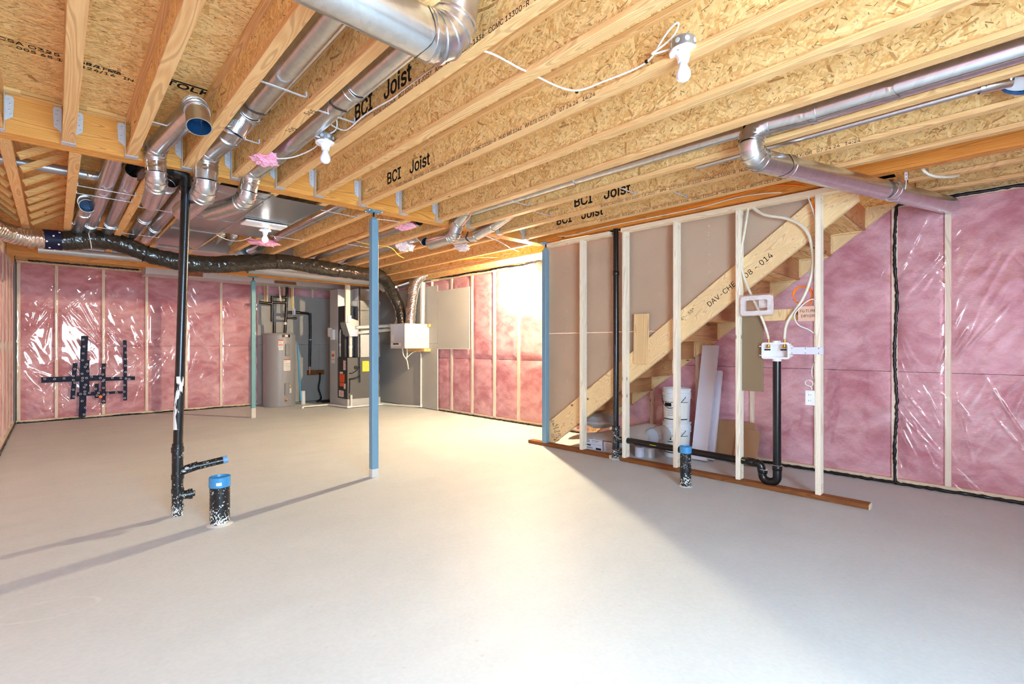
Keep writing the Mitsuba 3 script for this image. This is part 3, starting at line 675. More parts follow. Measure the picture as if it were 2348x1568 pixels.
Y, X, Z = A([0, 1., 0]), A([1., 0, 0]), A([0, 0, 1.])
d1 = duct('large shiny round duct crossing below the near joists at the top of the picture', [[-.43, 1.49, 2.305], [1.075, 1.49, 2.305], [1.085, 1.40, 2.64]], .083, .10, foil=[([.98, 1.49, 2.305], X)], seam=False)
duct('round duct between the third and fourth near joists, ending in a downturned open elbow', [[.52, 4.5, 2.25], [.49, 3.92, 2.25], [.475, 3.92, 2.47], [.553, 3.06, 2.47], [.553, 2.99, 2.335]], .056, .07, foil=[([.482, 3.92, 2.36], Z)], open_end=True)
duct('long round duct between the fourth and fifth near joists, dropping beside the black pipe', [[.74, 4.6, 2.245], [.76, 3.91, 2.245], [.76, 3.90, 2.52], [.815, 3.5, 2.54], [.815, -1.5, 2.54]], .073, .085, foil=[([.762, 3.905, 2.40], Z), ([.815, 2.95, 2.535], Y)], cuffs=[([.815, 3.05, 2.535], Y)])
k = duct('short open round collar with a ribbed band hanging from the long duct', [[.79, 3.08, 2.51], [.745, 3.12, 2.405]], .058, open_end=True, seam=False, name='duct_collar')
part(k, 'ribbed_band', cat([bar([.749+.0605*math.cos(a), 3.116+.0605*math.sin(a), 2.415], [.768+.0605*math.cos(a), 3.10+.0605*math.sin(a), 2.455], .004, .004) for a in np.linspace(0, 2*math.pi, 48, endpoint=False)]), 'm_galv', stuff=True)
duct('round duct between the fifth and sixth near joists, passing behind the pink wool scrap', [[.90, 4.5, 2.25], [1.02, 3.93, 2.245], [1.045, 3.90, 2.45], [1.115, 3.55, 2.505], [1.115, 1.66, 2.505]], .062, .08, foil=[([1.035, 3.91, 2.37], [.1, -.1, 1]), ([1.115, 2.55, 2.50], Y)], cuffs=[([1.115, 2.35, 2.5], Y)])
duct('round duct in the joist bay on the right, turning down into the slanted pipe', [[3.03, -1.55, 2.470], [3.03, .80, 2.470], [3.0, 1.12, 2.475], [2.985, 1.13, 2.29], [3.3, 1.02, 2.29], [5.215, .445, 2.312]], .065, .085, foil=[([3.03, .47, 2.47], Y), ([3.025, .86, 2.471], [-.1, 1, 0]), ([2.99, 1.125, 2.42], [0, 0, 1]), ([3.28, 1.027, 2.29], [3, -1, 0])], cuffs=[([4.35, .683, 2.302], [.95, -.31, .01])])
k = duct('thin grey duct continuing along the joist bay from the downturn on the right', [[3.03, 1.17, 2.485], [3.05, 2.5, 2.52], [3.06, 3.95, 2.53]], .04, seam=False)
k = duct('open round duct boot facing down at the right edge of the picture', [[3.40, -.02, 2.58], [3.36, .03, 2.425]], .072, open_end=True, seam=False)
labels[k]['label'] = 'open round duct boot facing down at the right edge of the picture, painted reflection inside'
part(k, 'reflection_disc', tube([[3.365, .025, 2.445], [3.364, .026, 2.440]], .066, 24), 'm_white_plastic', label='white disc painted in for the reflection inside')  # bright reflection inside the boot, put in as a white disc
part(k, 'flex_neck', tube([[3.285, .17, 2.44], [3.33, .06, 2.45]], .028, 14), 'm_foil', True)
duct('thin purple-grey pipe running along the joist bay into the open boot on the right', [[3.285, .14, 2.44], [3.285, 1.6, 2.44]], .020, seam=False, name='thin_pipe', mat='m_galv')
duct('shiny elbow duct under the beam right of the middle post', [[2.93, 3.70, 2.55], [2.93, 3.92, 2.40], [2.93, 3.98, 2.29], [2.90, 4.35, 2.27]], .066, .08, foil=[([2.93, 3.80, 2.48], [0, 1, -.7])], seam=False)
duct('small shiny elbow duct under the beam, next right of the one by the middle post', [[3.34, 3.55, 2.52], [3.30, 3.82, 2.42], [3.23, 4.02, 2.34], [3.16, 4.30, 2.34]], .054, .07, foil=[([3.2, 4.1, 2.34], [-.2, 1, 0])], seam=False)
# beyond the beam
duct('first round duct from the left along the far joists, with a downturned open elbow', [[.165, 7.1, 2.42], [.20, 6.15, 2.45], [.205, 5.9, 2.50], [.21, 5.75, 2.43]], .055, .07, open_end=True)
duct('second round duct from the left along the far joists, with a pale taped band', [[.30, 4.16, 2.47], [.27, 7.2, 2.44]], .056, foil=[([.295, 4.95, 2.463], Y)], cuffs=[([.27, 6.6, 2.445], Y)])
duct('third round duct from the left along the far joists', [[.42, 4.45, 2.46], [.425, 7.2, 2.45]], .054, cuffs=[([.425, 6.5, 2.45], Y)])
duct('fourth round duct from the left along the far joists, left of the black pipe', [[.62, 4.30, 2.40], [.65, 4.7, 2.455], [.65, 7.2, 2.45]], .056, cuffs=[([.65, 6.0, 2.45], Y)])
duct('fifth round duct from the left along the far joists, behind the black pipe', [[.79, 4.3, 2.42], [.785, 4.7, 2.455], [.785, 7.2, 2.45]], .055, cuffs=[([.785, 6.4, 2.45], Y)])
duct('pale round duct crossing high between the leftmost far joists', [[-.43, 5.06, 2.525], [.29, 5.06, 2.525]], .036, mat='m_galv_flat', foil=[([.2, 5.06, 2.525], X)], seam=False)
duct('round duct in the bay right of the sheet metal panels', [[1.90, 4.2, 2.475], [1.92, 7.2, 2.475]], .055, cuffs=[([1.915, 6.0, 2.475], Y)], foil=[([1.905, 4.9, 2.475], Y)])
duct('round duct behind the middle post, in the second bay from the sheet metal panels', [[2.73, 4.3, 2.47], [2.74, 7.2, 2.47]], .05, foil=[([2.735, 4.9, 2.47], Y)])
duct('round duct right of the middle post, ending in a short downturned elbow', [[3.17, 7.2, 2.47], [3.15, 4.95, 2.48], [3.15, 4.83, 2.40]], .05, .06, open_end=True, foil=[([3.16, 5.3, 2.475], Y)])
duct('upper pale round duct running along the far beam over the flexible black duct', [[-.1, 8.32, 2.42], [4.25, 8.32, 2.455]], .05, mat='m_galv_dull', seam=False, cuffs=[([.45, 8.32, 2.425], X)])
duct('pale round duct hanging low along the far beam, under the flexible black duct', [[-.15, 8.22, 2.35], [2.4, 8.30, 2.385]], .045, mat='m_galv_dull', seam=False, cuffs=[([.3, 8.235, 2.355], X)])
duct('thick pale round duct leading to the furnace below the flexible black duct', [[2.2, 8.38, 2.40], [4.38, 8.38, 2.385], [4.62, 8.5, 2.30]], .085, mat='m_galv_dull', cuffs=[([3.42, 8.38, 2.392], X)], foil=[([4.25, 8.38, 2.386], X)], seam=False)
duct('short silver elbow duct above the silver insulated hose', [[4.72, 7.4, 2.56], [4.78, 7.7, 2.50], [4.92, 8.0, 2.40], [4.95, 8.5, 2.36]], .06, .07, seam=False)
for x, y, lab in ((1.40, 6.35, 'left'), (1.52, 6.30, 'right')):
    duct(f'{lab} of the two stubby ducts behind the sheet metal panels', [[x, y, 2.53], [x, y+.02, 2.47], [x, y+.25, 2.42]], .042, .05, seam=False)
# flat duct below the far beam
k = thing('flat_duct', 'flat pale rectangular duct along the top of the back wall above the water heater', 'duct')
part(k, 'body', box([1.06, 9.72, 2.345], [4.75, 10.2, 2.47], .004), 'm_galv_dull')
parts(k, 'flange', [box([x, 9.712, 2.337], [x+.02, 10.205, 2.475], .002) for x in (1.06, 2.3, 3.5, 4.7)], 'm_galv_dull')
parts(k, 'foil_tape', [box([1.5, 9.716, 2.36], [1.85, 9.719, 2.43]), box([3.0, 9.70, 2.35], [3.4, 9.719, 2.41], .008)], 'm_foil')
# panned joist bays
k = thing('sheet_metal_pan', 'grey sheet metal panels closing the joist bays left of the middle post', 'sheet metal')
g = np.random.default_rng(9)
for x0, x1, yy in ((.865, 1.285, [4.18, 4.385, 5.36, 6.05, 7.15]), (1.297, 1.725, [4.22, 5.06, 5.95])):
    for a, b in zip(yy[:-1], yy[1:]):
        s_ = g.uniform(0, 9)
        f = lambda u, v: np.stack([x0+(x1-x0)*u, a+.004+(b-a-.008)*v, ZB-.003-.004*np.sin(np.pi*u)*np.sin(np.pi*v)-.003*meshkit.noise(np.stack([u*3+s_, v*3, u*0], -1))], -1)
        part(k, 'panel', sheet(16, 16, f), 'm_sheet_metal', True)
    parts(k, 'seam_cleat', [box([x0, y-.012, ZB-.012], [x1, y+.006, ZB-.003], .003) for y in yy[1:-1]]+[box([x0-.008, yy[0], ZB-.008], [x0+.004, yy[-1], ZB-.002]), box([x1-.004, yy[0], ZB-.008], [x1+.008, yy[-1], ZB-.002])], 'm_sheet_metal')
    part(k, 'screw', cat([lathe([(0, .003), (.005, .002), (.006, 0)], 7, [x, y, ZB-.009], (0, 0, -1)) for x in (x0, x1) for y in np.arange(yy[0]+.1, yy[-1], .17)]), 'm_galv_flat', stuff=True)
single('white_batten', 'white board fixed flat under the sheet metal panels above a hanging bulb', 'board', box([1.325, 5.10, 2.372], [1.70, 5.30, 2.39], .002), 'm_white_plastic')
# trunk behind the hose
k = thing('trunk_duct', 'dark rectangular trunk duct crossing behind the flexible black duct', 'duct')
part(k, 'body', box([.9, 7.30, 2.415], [2.6, 7.75, 2.60], .004), 'm_sheet_metal')
parts(k, 'edge_cleat', [box([.88, 7.26, 2.392], [2.62, 7.285, 2.402], .002), box([1.68, 7.24, 2.39], [1.72, 7.76, 2.41], .002)], 'm_galv')

# thin metal hangers under the ducts
def wire(x0, x1, y, z, label):
    k = thing('duct_hanger', label, 'hanger', 'metal duct hangers')
    put(k, bar([x0, y, z], [x1, y, z-.004], .012, .004), 'm_steel_strap')
    parts(k, 'nail_tab', [box([x-.004, y-.008, z-.002], [x+.004, y+.008, z+.022]) for x in (x0, x1)], 'm_steel_strap')
for x0, x1, y, lab in ((.70, .93, 2.52, 'flat hanger strap under the long round duct, nearest the camera'), (1.0, 1.235, 2.62, 'flat hanger strap under the round duct beside the BCI lettering'), (.395, .63, 3.40, 'thin hanger rod below the downturned open elbow'),
    (.85, .93, 3.30, 'short thin rod right of the ribbed open collar'), (.125, .475, 4.95, 'nearest of the two close hanger rods at the far left ducts'), (.125, .475, 5.2, 'rear of the two close hanger rods at the far left ducts'), (.125, .475, 6.55, 'hanger rod lowest on the far left ducts'),
    (.535, .85, 5.35, 'hanger rod across the ducts left of the black pipe'), (.535, .85, 6.7, 'rearmost hanger rod across the ducts left of the black pipe'), (1.73, 2.085, 4.35, 'hanger rod beside the sheet metal panels near the beam'), (1.73, 2.085, 5.75, 'hanger rod beside the sheet metal panels by the bulb'),
    (2.55, 2.92, 5.6, 'hanger rod crossing behind the middle post'), (3.18, 3.52, 2.25, 'strap end on the eleventh joist in the right half'), (3.58, 3.915, 2.0, 'strap end on the twelfth joist in the right half'), (2.79, 3.115, 3.1, 'strap between the tenth and eleventh joists'), (3.18, 3.52, 3.2, 'strap between the eleventh and twelfth joists')):
    wire(x0, x1, y, 2.452 if y < 4 else 2.40, lab)
k = thing('plumber_strap', 'perforated steel strap holding up the slanted round duct on the right', 'strap')
def strap(p, q, w=.018, n=None):
    p, q = A(p, float), A(q, float); L = np.linalg.norm(q-p); n = n or int(L/.022)
    pl = shapely.box(0, -w/2, L, w/2).difference(shapely.union_all([shapely.Point((i+.5)*L/n, 0).buffer(.0048, quad_segs=3) for i in range(n)]))
    m = trimesh.creation.extrude_polygon(pl, .0012, engine='earcut'); d, s, u = frame(q-p); return lay(m, p, d, s)
put(k, cat([strap([4.36, .60, 2.64], [4.40, .60, 2.36]), strap([4.27, .79, 2.43], [4.30, .76, 2.36])]), 'm_steel_strap')
part(k, 'sling', tube([[4.40, .60, 2.37], [4.44, .61, 2.31], [4.43, .655, 2.228], [4.36, .70, 2.225], [4.30, .75, 2.30], [4.28, .77, 2.36]], .004, 6), 'm_steel_strap', True)

# ================================================================== FLEXIBLE HOSES
def hose(pts, r, n, seed, bump=.06, freq=9., twist=1.5, ribs=0.):
    p = spline(pts, n); t = np.gradient(p, axis=0); t /= np.linalg.norm(t, axis=1, keepdims=True)
    _, s, u = frame(t[0]); seg = 36; a = np.arange(seg)*2*math.pi/seg; rows = []
    L = np.r_[0, np.cumsum(np.linalg.norm(np.diff(p, axis=0), axis=1))]
    rad = np.broadcast_to(A(r, float), (n,)) if np.ndim(r) == 0 else np.interp(np.linspace(0, 1, n), np.linspace(0, 1, len(r)), r)
    for i in range(n):
        s = s-t[i]*(s@t[i]); s /= np.linalg.norm(s); u = np.cross(t[i], s)
        ph = a+twist*L[i]
        q = np.stack([np.cos(ph)*2.2+seed, np.sin(ph)*2.2, np.full(seg, L[i]*freq)], -1)
        q2 = np.stack([np.cos(ph)*6+seed, np.sin(ph)*6, np.full(seg, L[i]*freq*3.2)], -1)
        k = 1+bump*(2*meshkit.noise(q)-1)+bump*.8*(1-2*np.abs(2*meshkit.noise(q2)-1))+ribs*math.sin(L[i]*190)
        rows.append(p[i]+(rad[i]*k)[:, None]*(np.cos(a)[:, None]*s+np.sin(a)[:, None]*u))
    v = np.vstack(rows); i0 = np.arange(n*seg).reshape(n, seg); j = np.roll(i0, -1, 1)
    f = np.vstack([np.stack([i0[:-1], j[:-1], j[1:]], -1).reshape(-1, 3), np.stack([i0[:-1], j[1:], i0[1:]], -1).reshape(-1, 3)])
    return trimesh.Trimesh(v, f, process=False), p, t
k = thing('flexible_duct', 'long black crinkled flexible duct sagging below the far joists, silver left end', 'flexible duct')
path = [[-.06, 7.0, 2.29], [.10, 7.0, 2.30], [.25, 7., 2.335], [.49, 7., 2.345], [.75, 7., 2.255], [1.17, 7., 2.185], [1.59, 7., 2.22], [2.17, 7., 2.325], [2.55, 7., 2.325], [3.0, 7.03, 2.305], [3.55, 7.15, 2.31], [3.95, 7.5, 2.37], [4.33, 7.9, 2.32], [4.58, 8.06, 2.10], [4.69, 8.05, 1.86], [4.69, 8.0, 1.59]]
m, hp, ht = hose(path, [.092, .096, .094, .088, .10, .102, .1, .092, .1, .094, .095, .1, .1, .1, .092, .085], 420, 3, .075, 13., 3.2)
put(k, m, 'm_poly_black', True)
m, _, _ = hose([[-.47, 6.72, 2.33], [-.37, 6.88, 2.305], [-.22, 6.97, 2.285], [-.05, 7.0, 2.29]], .088, 90, 8, .05, 20., 1., .03)
part(k, 'silver_end', m, 'm_foil', True, label='crinkled silver foil end')
m, _, _ = hose([[-.085, 6.995, 2.288], [-.03, 7., 2.292], [.055, 7., 2.295]], .101, 16, 5, .02, 9)
part(k, 'navy_tape', m, 'm_tape_navy', True, label='navy tape with white marks')
dots = []
for x, a in ((-.06, 1.9), (-.01, 1.3), (.03, 2.1), (-.04, 2.6), (.035, .8), (.0, 3.0)):
    c = A([x, 7-.104*math.sin(a), 2.29+.104*math.cos(a)]); dots.append(tube([c, c+A([0, -math.sin(a), math.cos(a)])*.003], .009, 10))
part(k, 'tape_mark', cat(dots), 'm_tape_white', stuff=True)
for x in (.27, .76, 2.17, 3.04):
    i = int(np.argmin(np.abs(hp[:, 0]-x))); c, d = hp[i], ht[i]
    d_, s_, u_ = frame(d); a = np.linspace(0, 2*math.pi, 30)
    part(k, 'strap', tube([c+.098*(math.cos(q)*s_+math.sin(q)*u_) for q in a], .006, 6), 'm_black' if x != .27 else 'm_steel_strap', True)
part(k, 'paper_label', box([4.52, 7.92, 2.235], [4.56, 7.925, 2.275]), 'm_label_white')
k = thing('silver_hose', 'silver insulated hose rising from the white air exchanger and bending into the right wall', 'hose')
m, _, _ = hose([[4.80, 7.86, 1.59], [4.815, 7.85, 1.85], [4.85, 7.83, 2.18], [4.88, 7.77, 2.38], [4.96, 7.69, 2.47], [5.07, 7.62, 2.48], [5.17, 7.58, 2.48]], [.094, .098, .1, .1, .096, .09, .088, .088], 140, 17, .05, 14., .4, .012)
put(k, m, 'm_foil', True)
k = thing('white_hose', 'straight pale wrapped pipe between the silver hose and the right wall', 'pipe')
put(k, tube([[4.98, 7.74, 1.59], [4.99, 7.74, 2.36]], .05, 24), 'm_galv_dull', True)

# ================================================================== LAMPS AND CABLES
def bulb_prof(): return [(0, 0), (.0145, 0), (.0155, -.008), (.0185, -.018), (.0245, -.029), (.0292, -.041), (.0305, -.051), (.0285, -.063), (.0215, -.0735), (.012, -.079), (0, -.081)]
def lamp(x, y, z, label, emit=None, boxed=True):
    """z: underside of the junction box"""
    k = thing('lampholder', label, 'light bulb')
    if boxed:
        part(k, 'junction_box', lathe([(0, .040), (.046, .040), (.05, .036), (.051, .0), (.049, -.004), (0, -.004)], 28, [x, y, z]), 'm_galv_flat', 30)
        part(k, 'knockout', cat([lathe([(0, .002), (.010, .0015), (.011, 0)], 10, [x+.0505*math.cos(a), y+.0505*math.sin(a), z+.018], (math.cos(a), math.sin(a), 0)) for a in np.linspace(0, 2*math.pi, 8, endpoint=False)]), 'm_steel_strap', stuff=True)
    part(k, 'porcelain_base', lathe([(0, -.004), (.054, -.006), (.058, -.012), (.056, -.018), (.046, -.020), (.033, -.023), (.027, -.032), (.0235, -.044), (.022, -.055), (0, -.056)], 32, [x, y, z]), 'm_porcelain', 30)
    part(k, 'screw', cat([lathe([(0, .002), (.004, .0015), (.0045, 0)], 8, [x+s*.045, y, z-.0205], (0, 0, -1)) for s in (-1, 1)]), 'm_galv_flat', stuff=True)
    kk = key_for(k+'__bulb')
    more = {'emitter': {'type': 'area', 'radiance': rgb(emit)}} if emit else {}
    scene[kk] = mikit.ply(lathe(bulb_prof()[::-1], 24, [x, y, z-.056]), 'm_bulb_white', True, **more)
lamp(1.93, 1.0, 2.435, 'bulb in a white holder on the eighth near joist, beside a looped white cable')
lamp(1.205, 2.95, 2.435, 'bulb in a white holder on the sixth near joist, right of the open duct ends')
lamp(1.56, 5.33, 2.37, 'white glowing bulb hanging below the sheet metal panels', SMALL_L)
lamp(4.73, 4.81, 2.47, 'brightly lit bulb high in the far corner by the stair partition post', BULB_L)
CB = lambda pts, n=40: spline(pts, n)
def cable(label, pts, mat='m_cable_white', r=.0045, n=60, cat_='cable', clips=()):
    k = thing('cable', label, cat_); put(k, tube(CB(pts, n), r, 7), mat, True)
    for c in clips: part(k, 'clip', box(A(c)-.006, A(c)+.006, .001), 'm_black')
    return k
cable('white cable looping to the bulb on the eighth near joist', [[1.24, 2.2, 2.43], [1.255, 1.75, 2.44], [1.30, 1.57, 2.42], [1.48, 1.555, 2.42], [1.60, 1.545, 2.418], [1.86, 1.53, 2.438], [1.905, 1.40, 2.445], [1.925, 1.17, 2.452], [1.91, 1.10, 2.49], [1.90, 1.04, 2.53], [1.905, 1.01, 2.54], [1.91, 1.04, 2.495], [1.90, 1.13, 2.46], [1.915, 1.05, 2.452]], n=140, clips=[[1.921, 1.17, 2.452], [1.875, 1.53, 2.437]])
cable('white cable between the bulb on the sixth near joist and the pink wool scrap', [[1.03, 3.38, 2.405], [1.12, 3.34, 2.42], [1.19, 3.2, 2.44], [1.20, 3.06, 2.46], [1.15, 3.0, 2.47], [1.16, 2.93, 2.44], [1.20, 2.92, 2.45]], n=80)
cable('white cable curling from the joist to the top of the bulb by the BCI lettering', [[1.24, 2.2, 2.43], [1.235, 2.55, 2.445], [1.235, 2.72, 2.44], [1.215, 2.80, 2.47], [1.19, 2.84, 2.51], [1.20, 2.80, 2.53], [1.225, 2.83, 2.49], [1.215, 2.92, 2.475]], n=100)
k = cable('white cable stapled along the beam over the stair partition', [W(-.027, v, z) for v, z in ((3.69, 2.435), (3.5, 2.414), (3.2, 2.425), (2.88, 2.43), (2.2, 2.425), (1.95, 2.43), (1.71, 2.445), (1.47, 2.43), (1.36, 2.412))], n=80)
cable('orange cable bowing along the beam over the stair partition', [W(-.027, v, z) for v, z in ((2.35, 2.44), (1.9, 2.46), (1.6, 2.48), (1.35, 2.47), (1.2, 2.42))], 'm_cable_orange', .004)
PX = lambda pts: [W(*p) for p in pts]
cable('milky water tube from the top plate down to the left washer valve', PX([(.05, 1.64, 2.40), (.03, 1.645, 2.30), (.03, 1.685, 2.06), (.035, 1.70, 1.90), (.03, 1.64, 1.68), (.0, 1.55, 1.49), (.02, 1.49, 1.31), (.035, 1.478, 1.24)]), 'm_pex', .0105, 80, 'tube', [W(.03, 1.70, 1.93)])
cable('milky water tube arching from the top plate to the right washer valve', PX([(.05, 1.63, 2.38), (.045, 1.56, 2.31), (.045, 1.49, 2.265), (.05, 1.36, 2.22), (.055, 1.22, 2.11), (.055, 1.17, 1.96), (.05, 1.165, 1.78), (.03, 1.235, 1.54), (.02, 1.335, 1.37), (.035, 1.358, 1.24)]), 'm_pex', .0125, 80, 'tube', [W(.055, 1.16, 1.95)])
cable('white cable snaking past the handwritten sign to the last stud', PX([(.03, 1.13, 1.545), (.02, 1.18, 1.54), (-.0, 1.26, 1.46), (-.0, 1.277, 1.42), (.0, 1.25, 1.35), (.02, 1.19, 1.315), (.03, 1.14, 1.27)]), r=.005)
cable('white cable running down behind the last stud below the strap', PX([(.05, 1.15, 1.06), (.04, 1.165, 1.0), (.04, 1.16, .94), (.05, 1.14, .9)]), r=.005)
cable('white cable slanting down beside the top of the last stud', PX([(.03, 1.19, 2.35), (.03, 1.16, 2.25), (.04, 1.125, 2.1)]), r=.005)
cable('small white cable loop above the wall outlet', PX([(.03, 1.165, .84), (.025, 1.17, .865), (.02, 1.20, .88), (.02, 1.205, .905), (.02, 1.175, .915), (.025, 1.155, .89), (.03, 1.17, .865)]), r=.004, n=40)
ang = np.linspace(0, 5.1*math.pi, 60)
cable('orange cable coil behind the water tubes near the last stud', PX([(.055+.004*i/9, 1.236+(.068+.004*math.sin(i))*math.cos(a), 1.588+.068*math.sin(a)) for i, a in enumerate(ang[::2])]+[(.06, 1.18, 1.52), (.03, 1.19, 1.50)]), 'm_cable_orange', .0055, 160)
cable('orange cable hanging from the top plate at the last stud', PX([(.03, 1.165, 2.34), (.03, 1.145, 2.25), (.05, 1.135, 2.12)]), 'm_cable_orange', .005)
cable('milky tube drooping along the joists right of the perforated strap', [[4.42, .55, 2.60], [4.44, .5, 2.40], [4.50, .42, 2.36], [4.70, .35, 2.40]], 'm_pex', .0105)
cable('pale tube curving out beside the eleventh near joist on the right', [[3.93, 1.05, 2.42], [4.02, 1.0, 2.46], [4.15, .93, 2.45], [4.2, .9, 2.43]], 'm_pex', .009)
cable('brown cable stapled along the web of the eighth far joist', [[2.508, 5.0, 2.62], [2.508, 5.05, 2.47], [2.508, 5.4, 2.455], [2.508, 5.9, 2.45], [2.508, 6.9, 2.445]], 'm_pex_brown', .005)
cable('white cable hooked under the joists right of the middle post', [[2.24, 4.3, 2.40], [2.45, 4.28, 2.41], [2.7, 4.3, 2.40]], r=.004)
cable('yellow cable crossing the joist bays behind the middle post', [[2.49, 5.4, 2.42], [2.8, 5.45, 2.405], [2.98, 5.4, 2.40], [3.32, 5.75, 2.395], [3.5, 5.9, 2.39]], 'm_cable_yellow', .005)
cable('yellow cable near the lit corner bulb', [[4.2, 5.6, 2.40], [4.4, 5.3, 2.43], [4.66, 5.2, 2.44]], 'm_cable_yellow', .005)
cable('pale cable running along the twelfth far joist toward the lit corner bulb', [[4.62, 7.0, 2.44], [4.63, 6.0, 2.45], [4.64, 5.3, 2.46], [4.68, 4.95, 2.49], [4.73, 4.83, 2.5]], r=.005)
cable('white cable from the small duct elbow along the beam end to the lit corner bulb', [[3.45, 4.2, 2.43], [3.6, 4.1, 2.37], [3.85, 4.2, 2.36], [4.2, 4.5, 2.42], [4.6, 4.75, 2.46]], r=.006)
cable('thin cable curling under the sheet metal panels left of the bulb', [[1.28, 6.05, 2.39], [1.40, 6.1, 2.36], [1.5, 6.0, 2.35], [1.58, 5.9, 2.385]], r=.004)

# pink wool tufts stuffed around cables
def tuft(c, sx, sy, sz, label, mat, seed):
    m = trimesh.creation.icosphere(4); v = A(m.vertices)
    n = meshkit.fbm(v*2.2+seed*3.1, 4); n2 = meshkit.noise(v*7+seed)
    m.vertices = A(c)+v*A([sx, sy, sz])*(.35+1.15*n+.45*(n2-.5))[:, None]
    single('wool_scrap', label, 'insulation', m, mat, True)
tuft([1.0, 3.42, 2.405], .075, .09, .04, 'ragged tuft of pink wool around the cable on the fifth near joist', 'm_wool_scrap', 1)
tuft([1.80, 6.2, 2.40], .17, .12, .03, 'ragged tuft of pink wool behind the bulb below the sheet metal panels', 'm_wool_scrap', 2)
tuft([2.63, 4.42, 2.42], .10, .13, .035, 'ragged tuft of pink wool on the duct right of the middle post', 'm_wool_scrap', 3)
tuft([3.13, 5.25, 2.40], .11, .08, .06, 'torn hanging tuft of pink wool right of the middle post', 'm_wool_scrap_white', 4)
tuft([3.62, 4.75, 2.39], .09, .10, .05, 'white wool tuft under the joist near the two duct elbows', 'm_wool_scrap_white', 5)
k = thing('wall_outlet', 'white electrical outlet on the side of the last stud', 'outlet')
put(k, rf(cat([box([.0, 1.137, .722], [.012, 1.203, .838], .003)])), 'm_white_plastic')
part(k, 'socket', rf(cat([prism(Lr(1.155, 1.185, z-.017, z+.017, .006), 0, -.002, .001) for z in (.757, .803)])), 'm_porcelain')
part(k, 'slot', rf(cat([box([-.0026, v-.0015, z-.004], [-.001, v+.0015, z+.006]) for z in (.757, .803) for v in (1.163, 1.177)])), 'm_black')

# ================================================================== MECHANICAL CORNER
k = thing('drywall_sheet', 'grey drywall on the back wall behind the water heater', 'drywall')
put(k, cat([box([2.93, 10.49, .012], [4.15, 10.502, 1.20]), box([4.154, 10.49, .012], [5.02, 10.502, 1.20]), box([2.93, 10.49, 1.204], [5.02, 10.502, 2.205])]), 'm_gypsum_grey')
k = thing('drywall_sheet', 'grey drywall on the right wall behind the air exchanger, reaching the floor', 'drywall')
put(k, rf(cat([box([.945, 7.37, .015], [.957, 10.4, 1.22]), box([.945, 7.37, 1.223], [.957, 10.4, 2.285])])), 'm_gypsum_grey')
part(k, 'white_edge', rf(box([.944, 7.361, .012], [.957, 7.37, 1.128], .001)), 'm_gypsum', label='white gypsum edge')
k = thing('drywall_sheet', 'smaller grey drywall piece high on the right wall, with a white cut edge', 'drywall')
put(k, rf(box([.945, 6.463, 1.13], [.957, 7.366, 2.18])), 'm_gypsum_grey')
part(k, 'white_edge', rf(cat([box([.944, 6.455, 1.128], [.957, 6.463, 2.182], .001), box([.944, 6.457, 1.123], [.957, 7.36, 1.13], .001)])), 'm_gypsum', label='white gypsum edge')
k = thing('water_heater', 'tall grey cylindrical water heater with white labels', 'water heater')
hx, hy = 3.225, 10.13
part(k, 'tank', lathe([(0, .0), (.282, .0), (.288, .012), (.290, .02), (.290, 1.385), (.283, 1.392), (.283, 1.400), (.288, 1.404), (.284, 1.418), (.24, 1.428), (0, 1.430)], 56, [hx, hy, 0]), 'm_heater_grey', 30)
def curved(a0, a1, z0, z1, r, mat, nm, lab=None, n=10):
    """patch on the tank; angles in degrees about its axis, 0 pointing at -y, positive toward +x"""
    def f(u, v):
        th = np.radians(a0+(a1-a0)*u); return np.stack([hx+r*np.sin(th), hy-r*np.cos(th), z0+(z1-z0)*v], -1)
    o = sheet(n, 2, f); i = sheet(n, 2, lambda u, v: f(u, v)-0)
    part(k, nm, o, mat, label=lab)
curved(-8, 22, 1.345, 1.40, .2925, 'm_furnace_black', 'name_plate', 'black name plate')
curved(2, 13, 1.352, 1.393, .294, 'm_label_white', 'plate_emblem')
for a0, a1, z0, z1 in ((4, 17, .99, 1.215), (2, 16, .235, .46)):
    def f(u, v, e=.306): th = np.radians(a0+(a1-a0)*u); return np.stack([hx+e*np.sin(th), hy-e*np.cos(th), z0+(z1-z0)*v], -1)
    edge = [f(A(u), A(v), .306) for u, v in ((0, 0), (1, 0), (1, 1), (0, 1), (0, 0))]
    part(k, 'access_panel', cat([sheet(6, 2, f), tube(edge, .008, 6)]), 'm_heater_panel')
curved(-21, -4, 1.275, 1.30, .2925, 'm_label_orange', 'warning_label'); curved(-21, -4, 1.13, 1.272, .2922, 'm_label_white', 'warning_label')
curved(-20.5, -5, 1.19, 1.205, .2932, 'm_label_red', 'warning_label'); curved(-20.5, -4.5, 1.10, 1.126, .2926, 'm_label_white', 'warning_label')
curved(-3, 24, .905, .918, .2925, 'm_label_red', 'rating_label'); curved(-3, 24, .845, .903, .2922, 'm_label_white', 'rating_label'); curved(-3, 24, .70, .838, .2924, 'm_label_white', 'rating_label')
curved(18, 29, .265, .355, .2925, 'm_label_white', 'small_label'); curved(17, 25, .395, .41, .2925, 'm_label_yellow', 'small_label')
def glines(a0, a1, zs):
    return cat([sheet(6, 2, lambda u, v: np.stack([hx+.2938*np.sin(np.radians(a0+(a1-a0)*u)), hy-.2938*np.cos(np.radians(a0+(a1-a0)*u)), z+.005*v], -1)) for z in zs])
part(k, 'label_text', cat([glines(-1, 22, np.arange(.72, .83, .016)), glines(0, 8, [.87, .88]), glines(-19, -6, [1.14, 1.155, 1.17, 1.22, 1.235, 1.25]), glines(19, 28, [.28, .30, .32, .34])]), 'm_label_grey', stuff=True)
